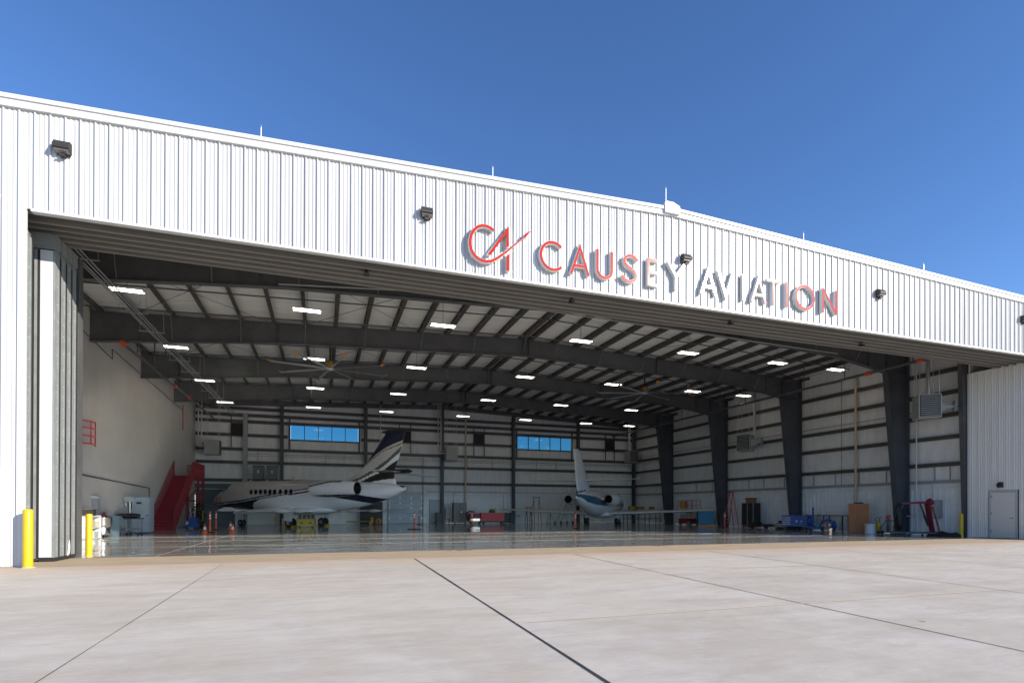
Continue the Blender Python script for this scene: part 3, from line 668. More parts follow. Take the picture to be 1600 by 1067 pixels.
for (x, z0, z1), lab in zip(((-1.63, 11.36, 11.80), (4.93, 11.6, 12.05), (11.2, 12.0, 12.6), (17.36, 11.6, 12.05), (23.91, 11.38, 11.82)), RL):
    t_ = thing('lightning_rod', lab, 'lightning rod', (x, D+.14, z0), group='lightning rods along the roof edge')
    q = MB(); q.cyl((0, 0, 0), (0, 0, z1-z0-.08), .016, n=8); q.cyl((0, 0, z1-z0-.08), (0, 0, z1-z0), .016, .002, n=8); q.build('rod', ALU, t_)
    q = MB(); q.box(-.04, .04, -.04, .04, -.03, .03); q.build('base', ALU, t_)
# soffit flood lamps
for k, (x, y, lab) in enumerate(((7.9, 16.9, 'small black camera under the soffit below the start of the lettering'), (14.45, 16.9, 'small black camera under the soffit below the second word of the lettering'), (21.6, 17.3, 'small black camera under the right end of the soffit'), (1.2, 17.0, 'small black camera under the soffit left of the monogram'))):
    t_ = thing('soffit_camera', lab, 'camera', (x, y, ZH), group='small cameras under the soffit')
    q = MB(); q.cyl((0, 0, 0), (0, 0, -.1), .02); q.box(-.05, .05, -.05, .05, -.03, .0); q.build('mount', BLACK, t_)
    q = MB(); q.cbox((0, -.03, -.14), (.14, .2, .1), rx=.3); q.cyl((0, -.12, -.17), (0, -.16, -.185), .035); q.build('body', BLACK, t_)
# small dark fixtures beside the man door
t_ = thing('door_lamp', 'small black lamp on the shaded side wall above the grey door', 'lamp', (PR-.035, 18.05, 2.66))
q = MB(); q.prism([(0, -.12), (-.16, -.10), (-.18, .02), (-.05, .14), (0, .14)], lambda u, v, a: (u, a, v), -.1, .1); q.build('housing', BLACK, t_)
q = MB(); q.box(-.14, -.02, -.08, .08, -.14, -.115); q.build('lens', LENS, t_)

# ------------------------------------------------------------------ ceiling lamps
lamp0 = None
pos = []
rows = [(25.8, 10.1, [-7.45, -.7, 5.36, 12.6, 19.2, 25.5, 30.1]), (33.75, 10.02, [-7.5, -.52, 5.37, 12.45, 18.95, 25.5, 30.1]), (41.7, 9.97, [-7.55, -.55, 5.28, 12.3, 18.55, 25.2]), (49.4, 9.92, [-7.5, -.8, 5.25, 12.15, 18.3, 24.7, 29.6])]
RN = ['first', 'second', 'third', 'rearmost']; CN = ['far left', 'second from left', 'third from left', 'fourth from left', 'fifth from left', 'sixth from left', 'far right']
for ri, (y, z, xx) in enumerate(rows):
    for ci, x in enumerate(xx):
        lab = 'lit ceiling lamp in the %s row from the door, %s' % (RN[ri], CN[ci])
        if lamp0 is None:
            lamp0 = thing('ceiling_lamp', lab, 'ceiling lamp', (x, y, z), group='lit lamps hung in rows from the hangar roof')
            q = MB(); q.box(-.6, .6, -.22, .22, 0, .05); q.box(-.62, -.6, -.23, .23, -.02, .055); q.box(.6, .62, -.23, .23, -.02, .055); q.box(-.6, .6, -.02, .02, -.02, 0); q.build('housing', WPLAS, lamp0)
            q = MB(); q.box(-.56, .56, -.17, -.085, -.012, -.001); q.box(-.56, .56, .085, .17, -.012, -.001); q.build('diffuser', LAMP, lamp0)
            q = MB(); q.cyl((0, 0, .05), (0, 0, 1.1), .012, n=6); q.box(-.1, .1, -.06, .06, .05, .1); q.build('hanger', STEEL, lamp0); L0 = lamp0
        else:
            L0 = dup(lamp0); L0.location = (x, y, z); L0['label'] = lab
# ------------------------------------------------------------------ ceiling fans
def fan(loc, label, rot):
    t_ = thing('ceiling_fan', label, 'ceiling fan', loc, rot, group='large ceiling fans')
    q = MB(); q.cyl((0, 0, .1), (0, 0, 1.7), .05, n=8); q.build('down_rod', BLACK, t_)
    q = MB(); q.lathe([(0, .55), (.16, .52), (.18, .2), (.12, .12), (0, .1)], n=16); q.box(-.3, .3, -.05, .05, .3, .36); q.build('motor', mat('fan_motor', (.35, .22, .02), .5), t_)
    q = MB(); q.lathe([(0, .1), (.22, .1), (.24, .03), (.1, -.04), (0, -.05)], n=16); q.build('hub', ALU, t_)
    for k in range(8):
        a = k*math.pi/4+.12; M_ = Matrix.Rotation(a, 4, 'Z'); q = MB()
        pts = [(.2, -.05), (3.3, -.075), (3.3, .075), (.2, .06)]
        v = [M_ @ Vector((x, y, .05+y*.25+dz)) for dz in (0, .025) for x, y in pts]
        q.v = [tuple(p) for p in v]
        for fc in ((3, 2, 1, 0), (4, 5, 6, 7), (0, 1, 5, 4), (1, 2, 6, 5), (2, 3, 7, 6), (3, 0, 4, 7)): q.face(fc)
        bl = q.build('blade', GREY, t_)
        q = MB(); c = M_ @ Vector((3.42, 0, .09)); q.cbox(c, (.22, .2, .03), rz=a, ry=-.5); q.build('winglet', FANO, bl)
fan((.37, 34.9, 9.74), 'large silver bladed ceiling fan with orange winglets above the left jet', .1)
fan((22.4, 35.2, 9.9), 'large silver bladed ceiling fan with orange winglets above the right jet', .35)

# ------------------------------------------------------------------ unit heaters
def heater(loc, rz, label, flue):
    t_ = thing('unit_heater', label, 'heater', loc, rz, group='unit heaters hung high on the walls')
    q = MB(); q.box(-.42, .42, -.55, .55, -.52, .52); q.build('casing', HEAT, t_)
    q = MB()
    for k in range(11): q.cbox((0, -.56, -.43+k*.085), (.68, .05, .02), rx=.5)
    q.box(-.38, .38, -.565, -.552, -.48, .48, BLACK); q.build('louvre_grille', GREY, t_)
    q = MB(); q.cyl((.43, 0, 0), (.75, 0, 0), .34, .12, n=16); q.cyl((.75, 0, 0), (1.0, 0, 0), .09, n=12); q.cyl((1.0, 0, 0), (1.03, 0, 0), .26, n=14); q.build('fan_cowl', GREY, t_)
    t_.scale = (1.18, 1.0, 1.18)
    q = MB()
    for x in (-.36, .36):
        for y in (-.45, .45): q.cyl((x, y, .52), (x, y, .52+flue), .012, n=5)
    q.build('hanger_rod', ALU, t_)
    q = MB(); q.tube([(.3, .2, .3), (.3, .9, .3), (.3, .9, .55+flue)], .055, 8); q.tube([(.3, .2, .1), (.3, 1.15, .1), (.3, 1.15, .55+flue)], .055, 8); q.build('flue_pipe', ALU, t_)
heater((30.3, 20.5, 6.85), R(-40), 'grey louvred unit heater on the right wall beside the door opening', 2.6)
heater((30.7, 34.2, 6.5), R(-60), 'unit heater with bent silver flues on the right wall between columns', 3.2)
heater((-8.7, 51.4, 6.45), R(90), 'unit heater with silver flue high in the left rear corner', 3.3)
heater((11.5, 51.5, 6.6), R(90), 'unit heater with silver flue on the middle of the rear wall', 3.6)
heater((30.6, 50.6, 6.9), R(0), 'unit heater high in the right rear corner', 3.2)

# ------------------------------------------------------------------ aircraft
def interp(tab, x):
    for a, b in zip(tab[:-1], tab[1:]):
        lo, hi = (a, b) if a[0] <= b[0] else (b, a)
        if lo[0] <= x <= hi[0]:
            k = (x-lo[0])/(hi[0]-lo[0]); k2 = k
            return [lo[i]+(hi[i]-lo[i])*k2 for i in range(1, len(lo))]
    return list(tab[0][1:]) if abs(x-tab[0][0]) < abs(x-tab[-1][0]) else list(tab[-1][1:])
def smooth_tab(tab, n):
    """resample a table (x, a, b, ..) with Catmull-Rom"""
    out = []
    for i in range(len(tab)-1):
        p0 = tab[max(0, i-1)]; p1 = tab[i]; p2 = tab[i+1]; p3 = tab[min(len(tab)-1, i+2)]
        for j in range(n):
            t = j/n
            out.append([.5*((2*p1[k])+(-p0[k]+p2[k])*t+(2*p0[k]-5*p1[k]+4*p2[k]-p3[k])*t*t+(-p0[k]+3*p1[k]-3*p2[k]+p3[k])*t**3) for k in range(len(p1))])
    out.append(list(tab[-1])); return out
def fuselage(tab, n=64, mfn=None, sub=12):
    rings = []
    for x, top, botz, hw in smooth_tab(tab, sub):
        zc = (top+botz)/2; rz = max(.01, (top-botz)/2); hw = max(.01, hw)
        rings.append([(x, hw*math.cos(2*math.pi*k/n), zc+rz*math.sin(2*math.pi*k/n)) for k in range(n)])
    mb = MB(); mb.loft(rings, mfn); return mb
def pline(pts, x):
    pts = sorted(pts)
    if x < pts[0][0] or x > pts[-1][0]: return None
    for a, b in zip(pts[:-1], pts[1:]):
        if a[0] <= x <= b[0]: return a[1]+(b[1]-a[1])*(x-a[0])/(b[0]-a[0])
def wing(mb, root, tip, thick_r, thick_t, m=None, n=10):
    """root/tip = (xle, xte, y, z) ; airfoil loft"""
    rings = []
    for k in range(n+1):
        t = k/n; a = [root[i]+(tip[i]-root[i])*t for i in range(4)]; th = thick_r+(thick_t-thick_r)*t; c = a[0]-a[1]; r = []
        for j in range(20):
            g = 2*math.pi*j/20; u = (1-math.cos(g))/2; h = math.sin(g)*th*c*(.55+.75*(1-u))*(1 if g < math.pi else .6)
            r.append((a[0]-c*u, a[2], a[3]+h*.6))
        rings.append(r)
    mb.loft(rings, None, m)
def wheel(mb, c, r, wd, m=TYRE, hub=ALU):
    x, y, z = c
    M_ = Matrix.Rotation(math.pi/2, 4, 'X')
    mb.lathe([(r*.55, -wd/2), (r*.9, -wd/2), (r, -wd/3), (r, wd/3), (r*.9, wd/2), (r*.55, wd/2)], c, 20, m, True, M_)
    mb.lathe([(0, -wd*.3), (r*.5, -wd*.36), (r*.56, -wd/2), (r*.56, wd/2), (r*.5, wd*.36), (0, wd*.3)], c, 20, hub, True, M_)

# --- three engined jet, nose to the left rear
T1 = (5.5, 39.5); H1 = math.atan2(.64261, -.76619)
jet = thing('business_jet', 'beige topped white jet with navy swept stripes and a striped tail, parked nose left', 'aircraft', (T1[0], T1[1], 0), H1)
tab1 = [(-.06, 2.98, 2.68, .15), (.3, 3.03, 2.55, .30), (.9, 3.2, 2.28, .48), (1.8, 3.3, 1.98, .68), (3.2, 3.38, 1.62, .9), (4.6, 3.48, 1.36, 1.08), (6.4, 3.56, 1.16, 1.18), (8.5, 3.58, 1.08, 1.2), (11.5, 3.59, 1.10, 1.2), (14.2, 3.6, 1.25, 1.18), (15.3, 3.56, 1.32, 1.08), (16.0, 3.42, 1.38, .98), (16.7, 3.05, 1.43, .86), (17.3, 2.78, 1.48, .70), (17.9, 2.42, 1.58, .46), (18.25, 2.12, 1.72, .22), (18.36, 1.95, 1.84, .05)]
beige_low = [(5.8, 3.30), (7.4, 2.86), (9.84, 2.56), (11.6, 2.36), (12.5, 2.22), (14.35, 1.98), (16.6, 1.74), (18.4, 1.70)]
def paint1(c):
    x, y, z = c
    if x > 5.6:
        b = pline(beige_low, x)
        if b is not None:
            # stripes below the beige crown
            up = pline([(5.6, 3.10), (7.4, 2.98), (9.8, 2.66), (11.6, 2.43), (14.3, 2.03), (18.4, 1.76)], x)
            if z > up: return P_TOP
            dz = up-z; k = min(1, max(.25, (x-5)/6)) if x < 11 else 1
            if dz < .10: return P_GREY if x < 11 else P_NAVY
            if dz < .16: return P_WH
            if x > 9.4:
                lo = pline([(9.4, 2.40), (10.5, 2.26), (11.6, 2.14), (12.3, 2.05), (12.9, 1.88), (13.3, 1.5), (13.6, .9), (18.4, .9)], x)
                if z > lo and dz < .9: 
                    if .24 < dz < .29 and x < 12.5: return P_WH
                    return P_NAVY
            else:
                lo = up-.34
                if dz > .22 and z > lo: return P_NAVY
            return P_WH
    lo = pline([(.9, 1.80), (1.6, 1.78), (2.36, 1.74), (3.8, 2.0), (5.0, 2.18), (5.6, 2.26)], x); hi = pline([(.9, 1.93), (1.0, 1.96), (2.36, 2.16), (3.67, 2.38), (5.0, 2.30), (5.6, 2.32)], x)
    if lo is not None and hi is not None and lo < z < hi+.08: return P_NAVY
    if x < 5.6 and z > 3.27: return P_TOP if x > 4.4 else P_WH
    return P_WH
fus = fuselage(tab1, 240, paint1, 26).build('fuselage', None, jet)
q = MB()
for xw in (13.1, 12.63, 12.15, 11.68, 11.22, 10.75, 10.2, 9.66, 9.18):
    for sy in (1, -1):
        M_ = Matrix.Translation((xw, sy*1.185, 2.66)) @ Matrix.Rotation(math.pi/2, 4, 'X')
        w1 = MB(); w1.lathe([(0, .03), (.135, .03), (.15, 0), (.15, -.03)], (0, 0, 0), 16, GLASSD, False, M_ @ Matrix.Diagonal((1, 1.35, 1, 1)) @ Matrix.Scale(sy*-1, 4, (0, 0, 1)))
        w1.build('cabin_window', GLASSD, jet)
q = MB()   # windscreen wraps the nose
for yy0, yy1 in ((-.84, -.45), (-.42, -.02), (.02, .42), (.45, .84)):
    def pt(xx, yy):
        top, bz, hw = interp(tab1, xx); zc = (top+bz)/2; rz = (top-bz)/2; k = min(.98, abs(yy)/hw); return (xx, yy, zc+rz*math.sqrt(1-k*k)+.018)
    side = max(abs(yy0), abs(yy1)) > .5
    xa, xb = (16.55, 15.95) if side else (16.85, 16.2)
    P_ = []
    for i in range(7):
        xx = xb+(xa-xb)*i/6; P_.append([pt(xx, yy0+(yy1-yy0)*j/6) for j in range(7)])
    o = len(q.v); q.v += [p for r_ in P_ for p in r_]
    for i in range(6):
        for j in range(6): a = o+i*7+j; q.face((a, a+1, a+8, a+7), None, True)
q.build('windscreen', GLASSD, jet)
q = MB()   # door outline
def fpt(xx, zz_, off=.012):
    top, bz, hw = interp(tab1, xx); zc = (top+bz)/2; rz = (top-bz)/2; s_ = max(-1, min(1, (zz_-zc)/rz)); return (xx, (hw+off)*math.sqrt(1-s_*s_)+.004, zc+(rz+off)*s_)
loop = [(14.92, 1.9), (14.95, 2.5), (14.9, 3.05), (14.8, 3.2), (14.15, 3.2), (14.03, 3.05), (14.03, 2.5), (14.12, 1.9)]
q.tube([fpt(*p) for p in loop]+[fpt(*loop[0])], .012, 5); q.build('cabin_door_outline', P_BLK, jet)
q = MB()
for x in (17.2, 16.7):
    p = Vector(fpt(x, 2.1, .03)); q.tube([p, p+Vector((-.1, .06, .25)), p+Vector((-.02, .05, -.32))], .03, 5)
tag(q.build('intake_streamer', RED, jet))
# wings, tail surfaces
for sy in (1, -1):
    q = MB(); wing(q, (12.3, 7.0, sy*.8, 1.16), (10.9, 7.35, sy*2.6, 1.18), .11, .10); wing(q, (10.9, 7.35, sy*2.6, 1.18), (7.35, 5.9, sy*9.2, 1.27), .10, .08); wg = q.build('wing', P_WH, jet)
    q = MB(); wing(q, (7.35, 5.9, sy*9.21, 1.28), (6.5, 5.8, sy*9.5, 1.45), .06, .03); q.build('wing_tip', P_WH, wg)
    for yy in (2.9, 5.2):
        q = MB(); rr = []
        for k in range(7):
            t_ = k/6; rad = .13*math.sin(math.pi*(.08+.84*t_)); rr.append([(7.9-.25*yy+.9*(1-t_)*1.4-1.0, sy*yy+rad*.6*math.cos(g*math.pi/4), 1.22+rad*math.sin(g*math.pi/4)) for g in range(8)])
        q.loft(rr); q.build('flap_fairing', P_WH, wg)
q = MB(); rr = []
for x, hw, zt, zb_ in ((12.6, .3, 1.2, 1.12), (12.0, .9, 1.4, 1.02), (10.5, 1.35, 1.55, .92), (8.5, 1.4, 1.6, .9), (7.0, 1.2, 1.5, .98), (5.6, .3, 1.35, 1.25)):
    rr.append([(x, hw*math.cos(k*math.pi/12), (zt+zb_)/2+(zt-zb_)/2*math.sin(k*math.pi/12)) for k in range(24)])
q.loft(rr); q.build('belly_fairing', P_WH, jet)
# fin : dense grid so that the livery follows faces
LEf = [(3.30, 5.35), (3.84, 4.30), (4.74, 3.25), (5.51, 2.62), (6.72, 1.70), (7.02, 1.42)]; TEf = [(3.30, .72), (3.58, .87), (4.16, .86), (5.12, .49), (6.07, .23), (7.02, -.06)]
def tbl(t, z): return pline([(a, b) for a, b in t], z)
def finpaint(c):
    x, z = c[0], c[2]
    nb = pline([(-.1, 6.42), (.23, 6.27), (1.4, 5.86), (2.31, 5.37), (3.25, 4.68), (4.6, 3.9)], x)
    if nb and z > nb: return P_NAVY
    w1 = pline([(-.1, 6.25), (.31, 6.08), (1.85, 5.55), (2.93, 4.87), (3.3, 4.6), (5.4, 3.4)], x)
    if w1 and z > w1: return P_TOP
    if w1 and z > w1-.08: return P_GREY
    g1 = pline([(.3, 5.86), (1.39, 4.97), (2.39, 4.33), (3.0, 4.05), (3.6, 3.72), (4.8, 3.38)], x); g0 = pline([(.3, 5.55), (.49, 5.38), (1.39, 4.69), (1.92, 4.32), (3.0, 3.80), (4.2, 3.30), (4.8, 3.2)], x)
    if g1 and z > g1: return P_TOP
    if g0 and z > g0: return P_GREY
    b1 = pline([(.4, 5.0), (.64, 4.87), (1.39, 4.42), (1.85, 4.06), (2.6, 3.78), (3.79, 3.27)], x); b0 = pline([(.4, 3.58), (.9, 3.56), (1.6, 3.50), (2.31, 3.40), (3.16, 3.23), (3.8, 3.2)], x)
    if b1 and z > b1: return P_WH
    if b0 and z > b0: return P_BLK
    return P_WH
q = MB(); rings = []; NZ = 90
for i in range(NZ+1):
    z = 3.15+(7.02-3.15)*i/NZ; le = tbl(LEf, max(3.3, z)); te = tbl(TEf, max(3.3, z)); c = le-te; r = []
    th = .34 if z < 4.1 else .34-(z-4.1)/2.9*.2
    if z < 4.1: th = .34+(4.1-z)*.25
    for j in range(72):
        g = 2*math.pi*j/72; u = (1-math.cos(g))/2; r.append((le-c*u, math.sin(g)*th*.5*(1.2-.5*u), z))
    rings.append(r)
q.loft(rings, finpaint); fin = q.build('tail_fin', None, jet)
q = MB(); q.lathe([(0, 0), (.06, .06), (.11, .25), (.13, .6), (.10, 1.1), (.02, 2.1)], (1.98, 0, 6.93), 14, P_NAVY, True, Matrix.Rotation(-math.pi/2, 4, 'Y')); q.build('fin_bullet', P_NAVY, jet)
for sy in (1, -1):
    q = MB(); wing(q, (2.05, .15, sy*.15, 4.02), (.35, -.75, sy*3.75, 3.88), .10, .07); q.build('tailplane', P_WH if sy < 0 else P_TOP, jet)
q = MB(); q.box(-.3, 1.3, -.17, .17, 3.93, 4.2); q.cyl((-.3, 0, 4.07), (-.62, 0, 4.05), .13, .03, 10); q.build('tailplane_fairing', P_BLK, jet)
# engines
def nacelle(par, sy, xc0, xc1, yc, zc, rf, rr_, pf, name='engine_nacelle', out=BLACK):
    tb = [(0, rf*.86), (.02, rf*.94), (.1, rf*1.02), (.3, rf*1.10), (.55, rf*1.06), (.8, (rf+rr_)/2*1.05), (1, rr_)]
    rings = []; N = 96
    L_ = xc0-xc1
    sm_ = smooth_tab([list(t) for t in tb], 8)
    for t_, r_ in sm_: rings.append([(xc0-L_*t_, sy*yc+r_*math.cos(2*math.pi*k/N), zc+r_*math.sin(2*math.pi*k/N)) for k in range(N)])
    mb = MB(); mb.loft(rings, pf, None, True, False)
    e = mb.build(name, None, par)
    mb = MB(); mb.lathe([(rr_*.94, 0), (rr_*.9, .25), (rr_*.86, .8), (0, .8)], (xc1, sy*yc, zc), 28, None, True, Matrix.Rotation(math.pi/2, 4, 'Y')); mb.lathe([(.01, -.18), (rr_*.45, .35), (rr_*.4, .75)], (xc1, sy*yc, zc), 20, None, True, Matrix.Rotation(math.pi/2, 4, 'Y')); mb.build('exhaust', mat('exhaust_metal', (.05, .045, .04), .45, .6), e)
    mb = MB(); mb.lathe([(rf*.85, 0), (rf*.8, -.35), (0, -.4)], (xc0, sy*yc, zc), 28, None, True, Matrix.Rotation(math.pi/2, 4, 'Y')); mb.build('intake', BLACK, e)
    return e
def np1(c):
    x, y, z = c
    if z < 2.40-(x-2.6)*.012: return P_NAVY
    e = 3.02+.34*min(1, max(0, (6.45-x)/1.9))
    if z > e and x > 3.9: return P_TOP
    if z > e-.13 and x > 3.7: return P_GREY
    return P_WH
for sy in (1, -1):
    nacelle(jet, sy, 6.45, 2.6, 1.95, 2.82, .56, .44, np1)
    q = MB(); q.box(3.4, 5.6, min(sy*.8, sy*1.55), max(sy*.8, sy*1.55), 2.74, 2.90); q.build('engine_pylon', P_WH, jet)
q = MB(); q.lathe([(.17, -.06), (.20, 0), (.24, .3)], (.06, 0, 2.83), 20, mat('exhaust_metal', (0, 0, 0)), True, Matrix.Rotation(math.pi/2, 4, 'Y')); q.lathe([(.19, .02), (.0, .1)], (-.1, 0, 2.83), 20, BLACK, False, Matrix.Rotation(math.pi/2, 4, 'Y')); q.build('tail_exhaust', None, jet)
# landing gear
for sy in (1, -1):
    g_ = MB(); g_.cyl((8.64, sy*1.77, .4), (8.75, sy*1.7, 1.4), .07); g_.cyl((8.64, sy*1.77, .34), (8.64, sy*1.77, .5), .09); g_.cyl((8.4, sy*1.7, 1.2), (8.6, sy*1.77, .5), .035)
    gg = g_.build('landing_gear', ALU, jet)
    for dy in (-.17, .17): wv = MB(); wheel(wv, (8.64, sy*1.77+dy, .34), .34, .2); wv.build('wheel', None, gg)
    q = MB(); q.prism([(8.3, .45), (9.05, .5), (9.0, 1.35), (8.2, 1.3)], lambda u, v, a: (u, a, v), sy*2.02, sy*2.05); q.build('gear_door', P_WH, gg)
    q = MB(); q.box(8.85, 9.05, sy*1.77-.22, sy*1.77+.22, .01, .16); q.box(8.22, 8.42, sy*1.77-.22, sy*1.77+.22, .01, .16); tag(q.build('wheel_chock', YTANK, None), 'yellow wheel chocks on the %s main wheels of the striped jet' % ('near' if sy > 0 else 'far'), 'chock', 'chocks under the jet wheels')
    bpy.data.objects[-1] if False else None
for o in [o for o in COL.objects if o.name.startswith('wheel_chock')]:
    o.location = (T1[0], T1[1], 0); o.rotation_euler = (0, 0, H1)
g_ = MB(); g_.cyl((15.3, 0, .3), (15.2, 0, 1.5), .055); g_.cyl((15.3, -.16, .27), (15.3, .16, .27), .04); gg = g_.build('nose_gear', ALU, jet)
for dy in (-.14, .14): wv = MB(); wheel(wv, (15.3, dy, .25), .25, .14); wv.build('wheel', None, gg)
for sy in (1, -1): q = MB(); q.box(14.6, 15.9, sy*.26, sy*.28, .95, 1.5); q.build('gear_door', P_WH, gg)
q = MB()
for x, h_ in ((14.6, .12), (12.9, .1), (10.2, .28)): q.prism([(x, 3.5), (x-.35, 3.5), (x-.3, 3.58+h_), (x-.15, 3.58+h_)], lambda u, v, a: (u, a, v), -.01, .01)
q.lathe([(0, .09), (.05, .06), (.06, 0)], (15.2, 0, 3.55), 10, WPLAS); q.build('antenna', WPLAS, jet)

# --- second jet seen from behind
H2 = R(90-42); T2 = (18.9, 39.4)
jet2 = thing('business_jet', 'white twin engined jet with a blue band seen from behind, wings spread wide', 'aircraft', (T2[0], T2[1], 0), H2)
tab2 = [(-.02, 2.44, 2.24, .08), (.4, 2.62, 2.12, .24), (1.4, 2.86, 1.75, .50), (2.8, 2.98, 1.36, .78), (4.4, 3.04, .98, 1.0), (6.2, 3.06, .76, 1.1), (8.5, 3.06, .72, 1.12), (11, 3.04, .8, 1.1), (13, 2.95, .95, 1.0), (14.2, 2.5, 1.1, .78), (15.2, 2.1, 1.3, .45), (15.7, 1.8, 1.55, .08)]
def paint2(c):
    x, y, z = c
    hi = pline([(-.5, 2.9), (.3, 2.62), (3, 2.46), (5, 2.20), (16, 1.9)], x); lo = pline([(-.5, 2.42), (.6, 2.30), (1.6, 1.98), (3.2, 1.78), (5, 1.72), (16, 1.66)], x)
    if hi and z > hi: return P_WH
    if hi and z > hi-.10: return P_GREY
    if z > lo: return P_BLUE
    return P_WH
fuselage(tab2, 160, paint2, 18).build('fuselage', None, jet2)
q = MB(); rings = []
LE2 = [(2.75, 4.9), (3.1, 4.0), (5.23, 1.76), (6.15, .72)]; TE2 = [(2.75, .12), (2.9, .09), (3.8, -.29), (6.15, -.87)]
for i in range(41):
    z = 2.75+(6.15-2.75)*i/40; le = tbl(LE2, z); te = tbl(TE2, z); c = le-te; th = .36-(z-2.75)/3.4*.2; r = []
    for j in range(24): g = 2*math.pi*j/24; u = (1-math.cos(g))/2; r.append((le-c*u, math.sin(g)*th*.5*(1.2-.5*u), z))
    rings.append(r)
q.loft(rings, lambda c: P_BLUE if c.z < 2.9+.1*(c.x-1) and c.x < 2.2 else P_WH); fn2 = q.build('tail_fin', None, jet2)
q = MB(); q.tube([(.75, .15, 3.0), (.45, .13, 4.2), (-.1, .09, 6.0)], .012, 4); q.build('rudder_seam', P_GREY, fn2)
for sy in (1, -1):
    q = MB(); wing(q, (2.9, .9, sy*.1, 3.72), (2.0, 1.2, sy*4.6, 3.80), .11, .08); q.build('tailplane', P_WH, jet2)
    q = MB(); wing(q, (10.4, 6.7, sy*.7, .98), (8.6, 7.2, sy*9.8, 1.34), .15, .14); q.build('wing', P_WH, jet2)
    nacelle(jet2, sy, 6.3, 3.4, 1.75, 2.25, .52, .33, lambda c: P_WH)
    q = MB(); q.box(4.2, 5.8, min(sy*.7, sy*1.4), max(sy*.7, sy*1.4), 2.2, 2.34); q.build('engine_pylon', P_WH, jet2)
    g_ = MB(); g_.cyl((8.4, sy*1.5, .35), (8.4, sy*1.45, 1.1), .06); g_.cyl((8.4, sy*1.5, .55), (8.9, sy*1.45, 1.1), .035); gg = g_.build('landing_gear', ALU, jet2)
    for dy in (-.13, .13): wv = MB(); wheel(wv, (8.4, sy*1.5+dy, .31), .31, .17); wv.build('wheel', None, gg)
    q = MB(); q.prism([(8.1, .35), (8.7, .4), (8.7, 1.0), (8.0, 1.0)], lambda u, v, a: (u, a, v), sy*1.72, sy*1.74); q.build('gear_door', P_WH, gg)
q = MB(); rr = []
for x, hw, zt, zb_ in ((11.4, .3, .95, .85), (10, 1.1, 1.3, .62), (8.3, 1.3, 1.35, .58), (6.8, 1.0, 1.2, .66), (5.6, .3, 1.0, .92)): rr.append([(x, hw*math.cos(k*math.pi/12), (zt+zb_)/2+(zt-zb_)/2*math.sin(k*math.pi/12)) for k in range(24)])
q.loft(rr); q.build('belly_fairing', P_WH, jet2)
g_ = MB(); g_.cyl((14, 0, .25), (14, 0, 1.2), .05); gg = g_.build('nose_gear', ALU, jet2); wv = MB(); wheel(wv, (14, 0, .25), .25, .16); wv.build('wheel', None, gg)

# ------------------------------------------------------------------ bollards, posts, cones
def bollard(loc, h_, r_, label):
    t_ = thing('bollard', label, 'bollard', loc, group='yellow bollards at the door opening')
    q = MB(); q.lathe([(r_, 0), (r_, h_-r_*.55), (r_*.93, h_-r_*.28), (r_*.72, h_-r_*.1), (r_*.4, h_-.01), (0, h_)], n=28); q.build('post', YEL, t_)
    q = MB(); q.lathe([(r_+.045, 0), (r_+.04, .012), (r_-.01, .02)], n=24); q.build('footing', mat('footing_concrete', (.5, .42, .32), .9), t_)
bollard((-6.53, 15.86, 0), 1.38, .10, 'tall yellow bollard outside the left jamb, nearest the camera')
bollard((-6.44, 19.15, 0), 1.24, .085, 'yellow bollard just inside the opening behind the stacked door leaves')
bollard((31.72, 19.7, 0), 1.24, .09, 'yellow bollard at the right side of the opening by the pocket wall')
def post(loc, label, h_=1.15, big=False):
    t_ = thing('delineator_post', label, 'marker post', loc, group='orange marker posts on the hangar floor')
    q = MB(); q.lathe([(.20, 0), (.20, .03), (.12, .05), (.06, .06)], n=8); q.build('base', RUBBER, t_)
    q = MB(); q.lathe([(.05, .05), (.047, h_-.1), (.055, h_-.06), (.04, h_), (0, h_+.01)], n=12); q.build('tube', ORANGE, t_)
    q = MB(); 
    for z in (h_-.26, h_-.42): q.lathe([(.053, z), (.053, z+.09)], n=12)
    q.build('reflective_band', REFL, t_)
for l_, lab in (((-6.1, 35.3), 'orange marker post standing beside the cones left of the striped jet'), ((-6.5, 39.6), 'second orange post just behind the one beside the left cones'), ((5.82, 37.3), 'orange post with a wide black base under the tail of the striped jet'), ((8.0, 48.5), 'thin orange post in front of the sectional door on the rear wall'), ((17.0, 35.6), 'orange post in front of the tail of the right jet'), ((11.4, 43.2), 'thin orange post in front of the red equipment at the rear wall'), ((29.6, 35.2), 'orange post left of the red ladder near the right wall'), ((-10.0, 37.4), 'orange post behind the workbench against the left wall')):
    post((l_[0], l_[1], .009), lab, 1.2)
def cone(loc, label, h_=.5):
    t_ = thing('traffic_cone', label, 'traffic cone', loc, group='small traffic cones by the striped jet')
    q = MB(); q.box(-.16, .16, -.16, .16, 0, .025); q.build('base', ORANGE, t_)
    q = MB(); q.lathe([(.12, .025), (.028, h_), (0, h_)], n=16); q.build('body', ORANGE, t_)
    q = MB(); q.lathe([(.088, .20), (.058, .345)], n=16); q.build('reflective_band', REFL, t_)
cone((-6.3, 35.0, .009), 'small orange cone nearest the left, beside the marker post')
cone((-4.86, 34.8, .009), 'small orange cone standing alone in front of the jet wing tip')
cone((-5.9, 41.3, .009), 'small orange cone farthest back, under the jet nose')
q = MB(); q.box(5.4, 6.25, 37.2, 37.4, .009, .05); tag(q.build('post_base_bar', RUBBER), 'flat black rubber bar on the floor under the orange post', 'floor bar')

